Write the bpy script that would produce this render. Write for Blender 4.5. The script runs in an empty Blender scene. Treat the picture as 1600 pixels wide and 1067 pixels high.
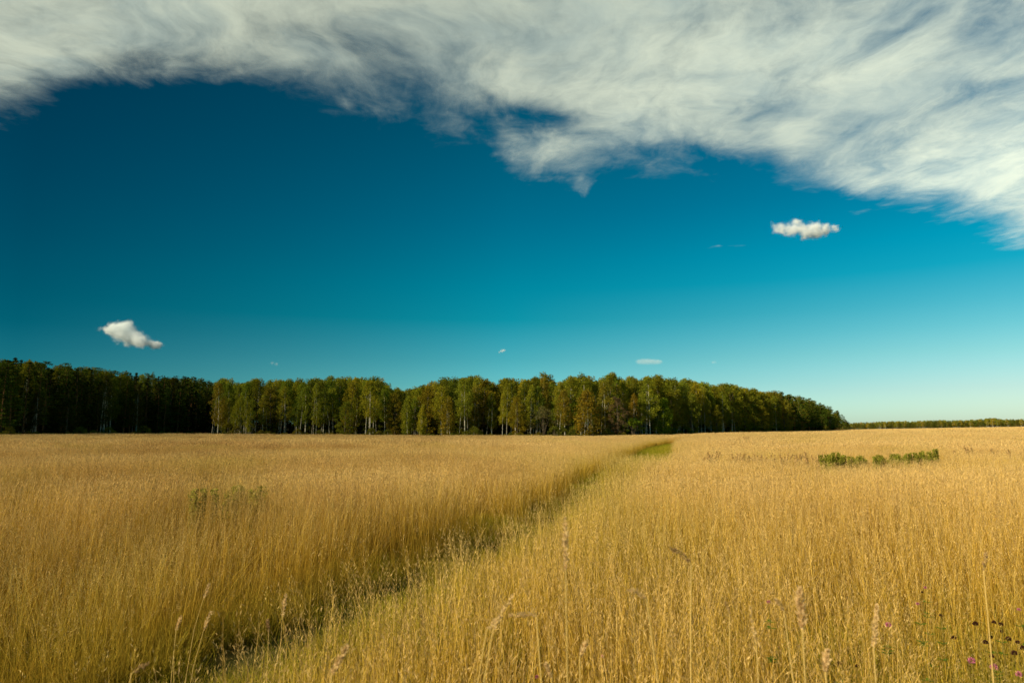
import bpy, math, random
import numpy as np
from mathutils import Vector, Matrix, Euler

# ------------------------------------------------------------------ camera, sky, sun, exposure
S = bpy.context.scene
COL = S.collection
F = 1066.7
PITCH = math.atan(140.5 / F)
CAM_H = 1.65
cd = bpy.data.cameras.new("camera")
cam = bpy.data.objects.new("camera", cd)
COL.objects.link(cam)
S.camera = cam
cd.sensor_width = 36.0
cd.lens = 24.0
cd.clip_start = 0.05
cd.clip_end = 90000
cam.location = (0, 0, CAM_H)
cam.rotation_euler = (math.pi / 2 + PITCH, 0, 0)
cd.dof.use_dof = True
cd.dof.focus_distance = 9.0
cd.dof.aperture_fstop = 5.0

EXPO = 0.5
SUN_AZ, SUN_EL = -117.0, 29.0
S.view_settings.view_transform = 'Standard'
S.view_settings.look = 'None'
S.view_settings.exposure = EXPO
S.view_settings.gamma = 1.0

world = bpy.data.worlds.new("World")
S.world = world
world.use_nodes = True
nt = world.node_tree
L = nt.links
bg = nt.nodes['Background']
sky = nt.nodes.new('ShaderNodeTexSky')
sky.sky_type = 'NISHITA'
sky.sun_disc = False
sky.sun_elevation = math.radians(SUN_EL)
sky.sun_rotation = math.radians(SUN_AZ)
# polarised, deep teal grade of the sky, by height above the horizon and by compass direction
T_L = [(0.0, (0.15, 0.74, 0.95)), (0.02, (0.1018, 0.6107, 0.8408)), (0.0541, (0.0559, 0.4382, 0.5848)), (0.0842, (0.0278, 0.3541, 0.4614)), (0.1308, (0.002, 0.2722, 0.3452)), (0.1681, (0.0, 0.2517, 0.3127)), (0.2413, (0.0, 0.2207, 0.2787)), (0.3117, (0.0, 0.2006, 0.2585)), (0.41, (0.0, 0.1788, 0.2365)), (0.62, (0.0, 0.15, 0.21))]
T_M = [(0.0, (1.1, 1.85, 2.0)), (0.025, (0.7321, 1.5261, 1.7453)), (0.0668, (0.351, 1.0702, 1.1937)), (0.1041, (0.1942, 0.8824, 0.9481)), (0.1616, (0.0146, 0.7383, 0.7672)), (0.2076, (0.0, 0.7102, 0.743)), (0.2968, (0.0, 0.5876, 0.6578)), (0.3809, (0.0, 0.5094, 0.5722)), (0.4942, (0.0, 0.4026, 0.4646)), (0.65, (0.0, 0.35, 0.42))]
T_R = [(0.0, (1.3508, 1.6368, 1.635)), (0.0202, (1.1349, 1.4549, 1.525)), (0.0541, (0.8986, 1.1838, 1.2424)), (0.0993, (0.5716, 1.0776, 1.0315)), (0.1309, (0.3598, 0.997, 0.9567)), (0.1593, (0.2162, 0.9367, 0.9165)), (0.2052, (0.0219, 0.8616, 0.8804)), (0.2415, (0.0, 0.8319, 0.8782)), (0.312, (0.0, 0.664, 0.7586)), (0.45, (0.0, 0.54, 0.66))]
tc = nt.nodes.new('ShaderNodeTexCoord')
sx = nt.nodes.new('ShaderNodeSeparateXYZ')
L.new(tc.outputs['Generated'], sx.inputs[0])


def wmath(op, a, b=None):
    n = nt.nodes.new('ShaderNodeMath')
    n.operation = op
    for i, v in enumerate((a, b)):
        if v is None:
            continue
        if isinstance(v, (int, float)):
            n.inputs[i].default_value = v
        else:
            L.new(v, n.inputs[i])
    return n.outputs[0]


zz = wmath('MULTIPLY', sx.outputs[2], 1.5)
hor = wmath('SQRT', wmath('ADD', wmath('MULTIPLY', sx.outputs[0], sx.outputs[0]), wmath('ADD', wmath('MULTIPLY', sx.outputs[1], sx.outputs[1]), 1e-6)))
uu = wmath('DIVIDE', sx.outputs[0], hor)


def wramp(table):
    r = nt.nodes.new('ShaderNodeValToRGB')
    L.new(zz, r.inputs[0])
    e = r.color_ramp.elements
    for i, (p, c) in enumerate(table):
        k = e[i] if i < 2 else e.new(min(1, p * 1.5))
        k.position = min(1, p * 1.5)
        k.color = (c[0] / 2.5, c[1] / 2.5, c[2] / 2.5, 1)
    return r.outputs[0]


def wmix(f, a, b):
    m = nt.nodes.new('ShaderNodeMix')
    m.data_type = 'RGBA'
    m.clamp_factor = True
    L.new(f, m.inputs[0])
    L.new(a, m.inputs[6])
    L.new(b, m.inputs[7])
    return m.outputs[2]


rl, rm, rr = wramp(T_L), wramp(T_M), wramp(T_R)
t1 = wmix(wmath('DIVIDE', wmath('ADD', uu, 0.59), 0.59), rl, rm)
t2 = wmix(wmath('DIVIDE', uu, 0.59), t1, rr)
vm = nt.nodes.new('ShaderNodeVectorMath')
vm.operation = 'MULTIPLY'
L.new(sky.outputs[0], vm.inputs[0])
L.new(t2, vm.inputs[1])
L.new(vm.outputs[0], bg.inputs[0])
bg.inputs[1].default_value = 0.1 * 2.5 / 2 ** EXPO

sd = bpy.data.lights.new("sun", 'SUN')
sun = bpy.data.objects.new("sun", sd)
COL.objects.link(sun)
sd.energy = 5.7
sd.angle = math.radians(0.55)
sd.color = (1.0, 0.86, 0.62)
_a, _e = math.radians(SUN_AZ), math.radians(SUN_EL)
SUN_DIR = Vector((math.sin(_a) * math.cos(_e), math.cos(_a) * math.cos(_e), math.sin(_e)))
sun.rotation_euler = SUN_DIR.to_track_quat('Z', 'Y').to_euler()
sun.location = (0, 0, 50)

S.render.engine = 'CYCLES'
S.cycles.max_bounces = 28
S.cycles.diffuse_bounces = 4
S.cycles.transmission_bounces = 4
S.cycles.transparent_max_bounces = 12
S.cycles.volume_bounces = 28
S.cycles.use_denoising = True

rng = np.random.default_rng(7)
random.seed(7)


# ------------------------------------------------------------------ helpers
def ray(px, py):
    dx = (px - 800) / F
    dy = -(py - 533.5) / F
    return Vector((dx, math.cos(PITCH) - dy * math.sin(PITCH), math.sin(PITCH) + dy * math.cos(PITCH)))


def at(px, py, Y):
    d = ray(px, py)
    return Vector((0, 0, CAM_H)) + d * (Y / d.y)


def tag(o, label=None, cat=None, group=None, kind=None):
    if label:
        o['label'] = label
    if cat:
        o['category'] = cat
    if group:
        o['group'] = group
    if kind:
        o['kind'] = kind
    return o


def mesh(name, v, f, mat=None, attrs=None, smooth=False):
    """v Nx3, f MxK array (all same corner count) or list of arrays"""
    me = bpy.data.meshes.new(name)
    v = np.asarray(v, dtype=np.float32).reshape(-1, 3)
    fs = f if isinstance(f, list) else [f]
    fs = [np.asarray(a, dtype=np.int32) for a in fs if len(a)]
    me.vertices.add(len(v))
    me.vertices.foreach_set('co', v.ravel())
    if fs:
        loops = np.concatenate([a.ravel() for a in fs])
        sizes = np.concatenate([np.full(len(a), a.shape[1], dtype=np.int32) for a in fs])
        starts = np.concatenate([[0], np.cumsum(sizes)[:-1]]).astype(np.int32)
        me.loops.add(len(loops))
        me.loops.foreach_set('vertex_index', loops)
        me.polygons.add(len(sizes))
        me.polygons.foreach_set('loop_start', starts)
        me.update(calc_edges=True)
        me.polygons.foreach_set('use_smooth', np.full(len(sizes), smooth))
    if attrs:
        for k, a in attrs.items():
            a = np.asarray(a)
            if a.ndim == 2:
                at_ = me.attributes.new(k, 'FLOAT_VECTOR', 'POINT')
                at_.data.foreach_set('vector', a.astype(np.float32).ravel())
            elif a.dtype.kind == 'i':
                at_ = me.attributes.new(k, 'INT', 'POINT')
                at_.data.foreach_set('value', a.astype(np.int32))
            else:
                at_ = me.attributes.new(k, 'FLOAT', 'POINT')
                at_.data.foreach_set('value', a.astype(np.float32))
    if mat:
        for m in (mat if isinstance(mat, (list, tuple)) else [mat]):
            me.materials.append(m)
    return me


def obj(name, me, parent=None, loc=(0, 0, 0), link=True):
    o = bpy.data.objects.new(name, me)
    if link:
        COL.objects.link(o)
    o.parent = parent
    o.location = loc
    return o


def empty(name, loc, rz=0.0):
    o = bpy.data.objects.new(name, None)
    COL.objects.link(o)
    o.location = loc
    o.rotation_euler = (0, 0, rz)
    o.empty_display_size = 0.1
    return o


class NT:
    """small node-tree helper"""

    def __init__(self, m):
        m.use_nodes = True
        self.t = m.node_tree
        self.t.nodes.clear()
        self.out = self.t.nodes.new('ShaderNodeOutputMaterial')

    def n(self, typ, **kw):
        n = self.t.nodes.new(typ)
        for k, v in kw.items():
            setattr(n, k, v)
        return n

    def l(self, a, b):
        self.t.links.new(a, b)

    def sock(self, node, idx, v):
        if v is None:
            return
        if hasattr(v, 'is_output'):
            self.l(v, node.inputs[idx])
        else:
            node.inputs[idx].default_value = v

    def math(self, op, a, b=None, c=None, clamp=False):
        n = self.n('ShaderNodeMath', operation=op)
        n.use_clamp = clamp
        for i, v in enumerate((a, b, c)):
            self.sock(n, i, v)
        return n.outputs[0]

    def vmath(self, op, a, b=None):
        n = self.n('ShaderNodeVectorMath', operation=op)
        for i, v in enumerate((a, b)):
            self.sock(n, i, v)
        return n.outputs[1] if op in ('LENGTH', 'DISTANCE', 'DOT_PRODUCT') else n.outputs[0]

    def mix(self, f, a, b, blend='MIX'):
        n = self.n('ShaderNodeMix', data_type='RGBA', blend_type=blend)
        self.sock(n, 0, f)
        self.sock(n, 6, a)
        self.sock(n, 7, b)
        return n.outputs[2]

    def ramp(self, f, stops, interp='LINEAR'):
        n = self.n('ShaderNodeValToRGB')
        n.color_ramp.interpolation = interp
        e = n.color_ramp.elements
        for i, (p, c) in enumerate(stops):
            k = e[i] if i < 2 else e.new(p)
            k.position = p
            k.color = (c[0], c[1], c[2], 1) if len(c) == 3 else c
        self.l(f, n.inputs[0])
        return n.outputs[0]

    def noise(self, vec, scale, detail=4, rough=0.55, dist=0.0):
        n = self.n('ShaderNodeTexNoise')
        if vec is not None:
            self.l(vec, n.inputs['Vector'])
        n.inputs['Scale'].default_value = scale
        n.inputs['Detail'].default_value = detail
        n.inputs['Roughness'].default_value = rough
        n.inputs['Distortion'].default_value = dist
        return n.outputs[0]

    def attr(self, name, typ='GEOMETRY'):
        return self.n('ShaderNodeAttribute', attribute_name=name, attribute_type=typ)

    def smooth(self, x, lo, hi, a=0.0, b=1.0):
        n = self.n('ShaderNodeMapRange', interpolation_type='SMOOTHSTEP')
        for i, v in enumerate((x, lo, hi, a, b)):
            self.sock(n, i, v)
        return n.outputs[0]


def leafy(n, col, transl=0.35, tmul=1.15, rough=0.6, spec=0.0):
    """diffuse + translucent surface from colour socket"""
    d = n.n('ShaderNodeBsdfDiffuse')
    t = n.n('ShaderNodeBsdfTranslucent')
    n.sock(d, 0, col)
    tc_ = n.vmath('SCALE', col)
    tc_.node.inputs['Scale'].default_value = tmul
    n.l(tc_, t.inputs[0])
    m = n.n('ShaderNodeMixShader')
    m.inputs[0].default_value = transl
    n.l(d.outputs[0], m.inputs[1])
    n.l(t.outputs[0], m.inputs[2])
    n.l(m.outputs[0], n.out.inputs[0])
    return m


def v4(c):
    return (c[0], c[1], c[2], 1)


# ------------------------------------------------------------------ materials
def mat_grass():
    m = bpy.data.materials.new('dry_grass')
    n = NT(m)
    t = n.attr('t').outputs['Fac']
    r = n.attr('r').outputs['Fac']
    gr = n.attr('green', 'INSTANCER').outputs['Fac']
    pos = n.n('ShaderNodeNewGeometry').outputs['Position']
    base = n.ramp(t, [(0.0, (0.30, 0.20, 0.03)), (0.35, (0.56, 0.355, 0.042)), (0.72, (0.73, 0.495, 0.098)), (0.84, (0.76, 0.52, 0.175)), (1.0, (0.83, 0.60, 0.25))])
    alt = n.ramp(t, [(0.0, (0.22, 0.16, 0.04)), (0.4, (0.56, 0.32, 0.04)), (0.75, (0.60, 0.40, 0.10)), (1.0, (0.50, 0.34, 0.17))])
    c = n.mix(n.smooth(r, 0.45, 0.95), base, alt)
    # patches over the field of browner or greener grass, with a painted darkening on the west side
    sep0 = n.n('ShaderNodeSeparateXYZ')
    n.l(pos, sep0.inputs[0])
    west = n.smooth(sep0.outputs[0], -7.0, 3.0, 1.0, 0.22)   # browner grass west of the path, with lens falloff also painted in
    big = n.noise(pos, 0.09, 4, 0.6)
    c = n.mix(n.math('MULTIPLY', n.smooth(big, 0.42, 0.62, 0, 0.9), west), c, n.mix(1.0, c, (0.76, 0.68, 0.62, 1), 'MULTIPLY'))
    c = n.mix(n.math('MULTIPLY', west, 0.8), c, n.mix(1.0, c, (0.84, 0.82, 0.80, 1), 'MULTIPLY'))  # whole west side darkened in the colour, in place of lens falloff
    big2 = n.noise(pos, 0.35, 3, 0.6)
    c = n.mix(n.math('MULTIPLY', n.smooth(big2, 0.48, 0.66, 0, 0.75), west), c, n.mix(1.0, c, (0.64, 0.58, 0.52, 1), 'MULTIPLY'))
    sep = n.n('ShaderNodeSeparateXYZ')
    n.l(pos, sep.inputs[0])
    # brightness of single stems
    c = n.mix(n.attr('k').outputs['Fac'], c, n.ramp(n.math('FRACT', n.math('MULTIPLY', r, 7.31)), [(0, (0.45, 0.43, 0.40)), (0.5, (0.95, 0.95, 0.95)), (0.9, (1.12, 1.1, 1.0)), (1.0, (1.28, 1.27, 1.22))]), 'MULTIPLY')
    greenc = n.ramp(t, [(0.0, (0.09, 0.11, 0.005)), (0.6, (0.24, 0.24, 0.012)), (1.0, (0.42, 0.33, 0.05))])
    gmix = n.math('MULTIPLY', gr, n.smooth(n.math('FRACT', n.math('MULTIPLY', r, 3.77)), 0.0, 1.0, 1.25, 0.65), clamp=True)
    c = n.mix(gmix, c, greenc)
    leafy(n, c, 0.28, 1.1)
    return m


def mat_flat(name, col, transl=0.0, noise_amt=0.25, noise_scale=30.0, tmul=1.1):
    m = bpy.data.materials.new(name)
    n = NT(m)
    pos = n.n('ShaderNodeNewGeometry').outputs['Position']
    f = n.noise(pos, noise_scale, 3, 0.6)
    c = n.mix(f, v4([x * (1 - noise_amt) for x in col]), v4([x * (1 + noise_amt) for x in col]))
    leafy(n, c, transl, tmul)
    return m


def mat_leaves(name, transl=0.35, col=None):
    """foliage tinted by the object's own colour, each leaf a little different"""
    m = bpy.data.materials.new(name)
    n = NT(m)
    oi = n.n('ShaderNodeObjectInfo')
    r = n.attr('r').outputs['Fac']
    p = n.attr('puff').outputs['Fac']
    base = oi.outputs['Color'] if col is None else n.mix(n.smooth(oi.outputs['Random'], 0.2, 1.0), v4(col), v4((col[0] * 1.35, col[1] * 1.05, col[2])))
    c = n.mix(1.0, base, n.ramp(r, [(0, (0.55, 0.6, 0.6)), (0.5, (1.0, 1.0, 1.0)), (1.0, (1.55, 1.42, 1.1))]), 'MULTIPLY')
    c = n.mix(n.smooth(p, 0.72, 0.95, 0, 0.65), c, n.mix(1.0, c, (1.22, 1.08, 0.8, 1), 'MULTIPLY'))
    c = n.mix(n.smooth(p, 0.0, 0.3, 0.5, 0.0), c, n.mix(1.0, c, (0.65, 0.8, 0.9, 1), 'MULTIPLY'))
    leafy(n, c, transl, 1.1)
    return m


def mat_bark(name, a, b, sc=2.5, thr=(0.5, 0.62)):
    m = bpy.data.materials.new(name)
    n = NT(m)
    tcn = n.n('ShaderNodeTexCoord').outputs['Object']
    mp = n.n('ShaderNodeMapping')
    mp.inputs['Scale'].default_value = (1.0, 1.0, 1.4)
    n.l(tcn, mp.inputs[0])
    f = n.noise(mp.outputs[0], sc, 5, 0.65)
    c = n.mix(n.smooth(f, thr[0], thr[1]), v4(a), v4(b))
    d = n.n('ShaderNodeBsdfDiffuse')
    n.l(c, d.inputs[0])
    n.l(d.outputs[0], n.out.inputs[0])
    return m


def mat_ground():
    m = bpy.data.materials.new('soil_and_thatch')
    n = NT(m)
    pos = n.n('ShaderNodeNewGeometry').outputs['Position']
    f = n.noise(pos, 6.0, 6, 0.7)
    f2 = n.noise(pos, 0.12, 4, 0.6)
    c = n.mix(f, (0.05, 0.042, 0.010, 1), (0.20, 0.145, 0.035, 1))
    c = n.mix(n.smooth(f2, 0.35, 0.7, 0, 0.5), c, (0.10, 0.10, 0.02, 1))
    d = n.n('ShaderNodeBsdfDiffuse')
    n.l(c, d.inputs[0])
    n.l(d.outputs[0], n.out.inputs[0])
    return m


def mat_path():
    m = bpy.data.materials.new('trodden_turf')
    n = NT(m)
    pos = n.n('ShaderNodeNewGeometry').outputs['Position']
    f = n.noise(pos, 4.0, 6, 0.7)
    c = n.mix(n.smooth(f, 0.35, 0.65), (0.03, 0.035, 0.008, 1), (0.12, 0.10, 0.025, 1))
    d = n.n('ShaderNodeBsdfDiffuse')
    n.l(c, d.inputs[0])
    n.l(d.outputs[0], n.out.inputs[0])
    return m


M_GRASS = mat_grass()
M_LEAF = mat_leaves('leaves', 0.4)
M_NEEDLE = mat_leaves('needles', 0.12)
M_BIRCH = mat_bark('birch_bark', (0.62, 0.57, 0.42), (0.10, 0.08, 0.05), 1.6, (0.54, 0.62))
M_PINEBARK = mat_bark('pine_bark', (0.20, 0.10, 0.04), (0.07, 0.045, 0.025), 2.0)
M_DARKBARK = mat_bark('grey_bark', (0.14, 0.11, 0.07), (0.05, 0.04, 0.025), 2.0)


# ------------------------------------------------------------------ terrain
AZ_T = np.arctan((np.array([0, 340, 600, 900, 1050, 1150, 1325, 1600]) - 800) / F)
SL_T = np.array([0, 0, -.0022, -.0032, -.0012, .0018, .0030, .0062])


def gz(x, y):
    x = np.asarray(x, dtype=float)
    y = np.asarray(y, dtype=float)
    d = np.hypot(x, y)
    az = np.arctan2(x, y)
    s = np.interp(az, AZ_T, SL_T)
    fade = np.clip(1 - (np.abs(az) - 0.9) / 0.8, 0, 1)
    return s * fade * np.maximum(0, d - 25) * np.clip((d - 25) / 60, 0, 1)


def gzf(x, y):
    return float(gz(x, y))


def forest_d(px):
    return float(np.interp(px, [-200, 0, 330, 350, 560, 760, 930, 1000, 1150, 1240, 1300, 1325], [135, 168, 226, 205, 190, 172, 172, 186, 232, 290, 400, 560]))


radii = np.concatenate([[0.0], np.geomspace(3, 7000, 60)])
na = 240
ang = np.linspace(-math.pi, math.pi, na, endpoint=False)
R, A = np.meshgrid(radii[1:], ang, indexing='ij')
gx, gy = R * np.sin(A), R * np.cos(A)
gv = np.concatenate([[[0, 0, 0]], np.stack([gx.ravel(), gy.ravel(), gz(gx, gy).ravel()], 1)])
ff = []
for i in range(len(radii) - 2):
    for j in range(na):
        j2 = (j + 1) % na
        ff.append((1 + i * na + j, 1 + i * na + j2, 1 + (i + 1) * na + j2, 1 + (i + 1) * na + j))
tri = np.array([(0, 1 + (j + 1) % na, 1 + j) for j in range(na)])
ff = np.array(ff)[:, ::-1]
ground = obj('ground', mesh('ground', gv, [tri[:, ::-1], ff], mat_ground(), smooth=True))
tag(ground, kind='structure')

# path: a nearly straight trodden line running away to the right
PDIR = np.array([math.sin(math.radians(14.4)), math.cos(math.radians(14.4))])
PNRM = np.array([PDIR[1], -PDIR[0]])
P0 = np.array([-0.17, 11.6])


def path_sq(x, y):
    dx, dy = np.asarray(x) - P0[0], np.asarray(y) - P0[1]
    s = dx * PDIR[0] + dy * PDIR[1]
    q = dx * PNRM[0] + dy * PNRM[1]
    q = q - wig(s)
    return s, q


def wig(s):
    s = np.asarray(s, dtype=float)
    return 0.12 * np.sin(s * 0.33 + 1.0) * np.clip(1.2 - np.abs(s) / 60, 0.3, 1) + np.interp(s, [-12, -7.5, -5, -3, 0, 6, 10, 15, 20, 30, 45, 58, 70, 84], [0.30, 0.34, 0.46, 0.56, 0.66, 0.72, 0.66, 0.5, 0.38, 0.15, -0.2, -0.35, 0.1, 0.95])


S_END = 84.0
ss = np.linspace(-13, S_END, 200)
pv, pf = [], []
for i, s in enumerate(ss):
    w = 0.5
    for q in (-w, 0, w + 0.25):
        p = P0 + PDIR * s + PNRM * (q + float(wig(s)))
        pv.append((p[0], p[1], gzf(*p) + 0.012))
for i in range(len(ss) - 1):
    for k in range(2):
        a = i * 3 + k
        pf.append((a, a + 1, a + 4, a + 3))
path = obj('path', mesh('path', pv, np.array(pf), mat_path(), smooth=True))
tag(path, kind='structure')


def vnoise(x, y, seed, scale):
    """cheap smooth value noise in numpy"""
    x = np.asarray(x) / scale + seed * 13.7
    y = np.asarray(y) / scale + seed * 7.3
    xi, yi = np.floor(x).astype(int), np.floor(y).astype(int)
    xf, yf = x - xi, y - yi
    xf, yf = xf * xf * (3 - 2 * xf), yf * yf * (3 - 2 * yf)

    def h(a, b):
        v = np.sin(a * 127.1 + b * 311.7 + seed * 17.0) * 43758.5453
        return v - np.floor(v)
    return (h(xi, yi) * (1 - xf) + h(xi + 1, yi) * xf) * (1 - yf) + (h(xi, yi + 1) * (1 - xf) + h(xi + 1, yi + 1) * xf) * yf


def smoothstep(x, a, b):
    t = np.clip((x - a) / (b - a), 0, 1)
    return t * t * (3 - 2 * t)


# ------------------------------------------------------------------ grass tufts
def ribbons(P, D, h, w, segs, t0=0.0, t1=1.0, curve=0.25, r=None, tmax=0.84):
    """n bending ribbons. P base, D lean vector (n,2), h height, w width"""
    n = len(P)
    ts = np.linspace(0, 1, segs + 1)
    ph = rng.uniform(0, math.pi, n)
    side = np.stack([np.cos(ph), np.sin(ph), np.zeros(n)], 1)
    V = np.zeros((n, segs + 1, 2, 3))
    cen = np.zeros((n, segs + 1, 3))
    for i, t in enumerate(ts):
        c = P.copy()
        b = t ** (1 + curve * 3)
        c[:, 0] += D[:, 0] * h * b
        c[:, 1] += D[:, 1] * h * b
        c[:, 2] += h * t * (1 - 0.35 * (D ** 2).sum(1) * t)
        ww = (w * (1 - 0.65 * t))[:, None]
        V[:, i, 0] = c - side * ww / 2
        V[:, i, 1] = c + side * ww / 2
        cen[:, i] = c
    base = (np.arange(n) * (segs + 1) * 2)[:, None]
    f = []
    for i in range(segs):
        a = 2 * i
        f.append(np.stack([base[:, 0] + a, base[:, 0] + a + 1, base[:, 0] + a + 3, base[:, 0] + a + 2], 1))
    tt = np.repeat(np.tile((t0 + (t1 - t0) * ts) * tmax, (n, 1))[:, :, None], 2, axis=2)
    rr = np.repeat(r, (segs + 1) * 2)
    return V.reshape(-1, 3), np.concatenate(f), tt.ravel(), rr, cen


def heads(cen, h, k, spread, ln, wd, frac, r, up=0.75):
    """feathery flower heads on top of stems whose centre lines are cen (n, s, 3)"""
    n = len(cen)
    tip, prev = cen[:, -1], cen[:, -2]
    ax = tip - prev
    ax /= np.linalg.norm(ax, axis=1)[:, None] + 1e-9
    V, Fc, T, Rr = [], [], [], []
    hl = (h * frac)[:, None]
    off = 0
    for i in range(k):
        u = (i + rng.uniform(0, 1, n)) / k
        c = tip - ax * hl * u[:, None] + ax * hl * 0.25
        ph = rng.uniform(0, 2 * math.pi, n)
        o = np.stack([np.cos(ph), np.sin(ph), np.zeros(n)], 1)
        env = (np.sin(np.clip(u * 0.9 + 0.08, 0, 1) * math.pi))[:, None]
        c0 = c + o * spread * env * rng.uniform(0.1, 1, (n, 1))
        d = ax * up + o * rng.uniform(0.2, 0.8, (n, 1))
        d /= np.linalg.norm(d, axis=1)[:, None]
        sd_ = np.cross(d, rng.normal(size=(n, 3)))
        sd_ /= np.linalg.norm(sd_, axis=1)[:, None] + 1e-9
        l_ = ln * rng.uniform(0.6, 1.3, (n, 1))
        w_ = wd * rng.uniform(0.6, 1.3, (n, 1))
        V.append(np.stack([c0, c0 + d * l_ * 0.45 + sd_ * w_, c0 + d * l_, c0 + d * l_ * 0.45 - sd_ * w_], 1).reshape(-1, 3))
        b = off + np.arange(n) * 4
        Fc.append(np.stack([b, b + 1, b + 2, b + 3], 1))
        off += n * 4
        T.append(np.repeat(0.86 + 0.14 * rng.uniform(0, 1, n), 4))
        Rr.append(np.repeat((r + rng.uniform(0, .25, n)) % 1.0, 4))
    return np.concatenate(V), np.concatenate(Fc), np.concatenate(T), np.concatenate(Rr)


def tuft(name, n, rad, h0, h1, w, segs, hk, spread, ln, wd, lean=0.12, leaves=0.3, frac=0.17):
    a = rng.uniform(0, 2 * math.pi, n)
    rr_ = rad * np.sqrt(rng.uniform(0, 1, n))
    P = np.stack([rr_ * np.cos(a), rr_ * np.sin(a), np.full(n, -0.02)], 1)
    D = rng.normal(0, lean, (n, 2)) + P[:, :2] / rad * lean * 0.5
    h = rng.uniform(h0, h1, n)
    r = rng.uniform(0, 1, n)
    V1, F1, T1, R1, cen = ribbons(P, D, h, np.full(n, w) * rng.uniform(0.6, 1.3, n), segs, r=r)
    Vs, Fs, Ts, Rs = [V1], [F1], [T1], [R1]
    cnt = len(V1)
    if hk:
        V2, F2, T2, R2 = heads(cen, h, hk, spread, ln, wd, frac, r)
        Vs.append(V2)
        Fs.append(F2 + cnt)
        Ts.append(T2)
        Rs.append(R2)
        cnt += len(V2)
    nl = int(n * leaves)
    if nl:
        a = rng.uniform(0, 2 * math.pi, nl)
        rr_ = rad * np.sqrt(rng.uniform(0, 1, nl))
        P = np.stack([rr_ * np.cos(a), rr_ * np.sin(a), np.full(nl, -0.02)], 1)
        D = rng.normal(0, 0.45, (nl, 2))
        h = rng.uniform(0.35, 0.7, nl) * h0
        V3, F3, T3, R3, _ = ribbons(P, D, h, np.full(nl, w * 1.6), max(2, segs - 1), r=rng.uniform(0, 1, nl), tmax=0.55)
        Vs.append(V3)
        Fs.append(F3 + cnt)
        Ts.append(T3)
        Rs.append(R3)
    Ts, Rs = np.concatenate(Ts), np.concatenate(Rs)
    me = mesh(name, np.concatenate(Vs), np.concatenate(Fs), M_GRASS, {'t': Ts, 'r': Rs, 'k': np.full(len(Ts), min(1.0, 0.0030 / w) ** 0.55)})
    return bpy.data.objects.new(name, me)


def short_tuft(name, n, rad, h0, h1, w, segs=3):
    a = rng.uniform(0, 2 * math.pi, n)
    rr_ = rad * np.sqrt(rng.uniform(0, 1, n))
    P = np.stack([rr_ * np.cos(a), rr_ * np.sin(a), np.full(n, -0.01)], 1)
    D = rng.normal(0, 0.4, (n, 2))
    h = rng.uniform(h0, h1, n)
    V, Fc, T, Rr, _ = ribbons(P, D, h, np.full(n, w), segs, r=rng.uniform(0, 1, n), tmax=0.7)
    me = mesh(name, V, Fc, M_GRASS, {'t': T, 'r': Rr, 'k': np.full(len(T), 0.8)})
    return bpy.data.objects.new(name, me)


def gn_scatter(o, coll):
    ng = bpy.data.node_groups.new(o.name, 'GeometryNodeTree')
    ng.interface.new_socket('Geometry', in_out='INPUT', socket_type='NodeSocketGeometry')
    ng.interface.new_socket('Geometry', in_out='OUTPUT', socket_type='NodeSocketGeometry')
    N = ng.nodes
    gi, go = N.new('NodeGroupInput'), N.new('NodeGroupOutput')
    iop = N.new('GeometryNodeInstanceOnPoints')
    ci = N.new('GeometryNodeCollectionInfo')
    ci.inputs['Collection'].default_value = coll
    ci.inputs['Separate Children'].default_value = True
    ci.inputs['Reset Children'].default_value = True

    def na_(name, typ):
        a = N.new('GeometryNodeInputNamedAttribute')
        a.data_type = typ
        a.inputs['Name'].default_value = name
        return a.outputs['Attribute']
    e2r = N.new('FunctionNodeEulerToRotation')
    ng.links.new(na_('rot', 'FLOAT_VECTOR'), e2r.inputs[0])
    ng.links.new(gi.outputs[0], iop.inputs['Points'])
    ng.links.new(ci.outputs[0], iop.inputs['Instance'])
    iop.inputs['Pick Instance'].default_value = True
    ng.links.new(na_('pid', 'INT'), iop.inputs['Instance Index'])
    ng.links.new(e2r.outputs[0], iop.inputs['Rotation'])
    ng.links.new(na_('scl', 'FLOAT_VECTOR'), iop.inputs['Scale'])
    ng.links.new(iop.outputs[0], go.inputs[0])
    md = o.modifiers.new('scatter', 'NODES')
    md.node_group = ng


protos = []


def P_(o):
    protos.append(o)
    return len(protos) - 1


IDX = {'A': [], 'B': [], 'C': [], 'D': [], 'E': [], 'S': [], 'SB': [], 'SP': []}
k_ = 0
for i in range(8):
    IDX['A'].append(P_(tuft(f'tuft_{k_:02d}', 17, 0.17, 0.50, 1.04, 0.0028, 5, 12, 0.011, 0.019, 0.0010, 0.11 if i < 6 else 0.27, 0.5))); k_ += 1
for i in range(6):
    IDX['B'].append(P_(tuft(f'tuft_{k_:02d}', 80, 0.42, 0.56, 1.02, 0.0048, 3, 5, 0.014, 0.045, 0.0022, 0.11, 0.35))); k_ += 1
for i in range(5):
    IDX['C'].append(P_(tuft(f'tuft_{k_:02d}', 170, 1.05, 0.62, 1.0, 0.013, 2, 2, 0.02, 0.12, 0.006, 0.10, 0.2))); k_ += 1
for i in range(4):
    IDX['D'].append(P_(tuft(f'tuft_{k_:02d}', 260, 2.6, 0.70, 1.0, 0.05, 2, 1, 0.05, 0.16, 0.03, 0.09, 0.2))); k_ += 1
for i in range(3):
    IDX['E'].append(P_(tuft(f'tuft_{k_:02d}', 300, 6.5, 0.75, 1.0, 0.16, 1, 1, 0.08, 0.2, 0.08, 0.08, 0.0))); k_ += 1
for i in range(4):
    IDX['S'].append(P_(short_tuft(f'tuft_{k_:02d}', 60, 0.16, 0.06, 0.20, 0.0045))); k_ += 1
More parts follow.
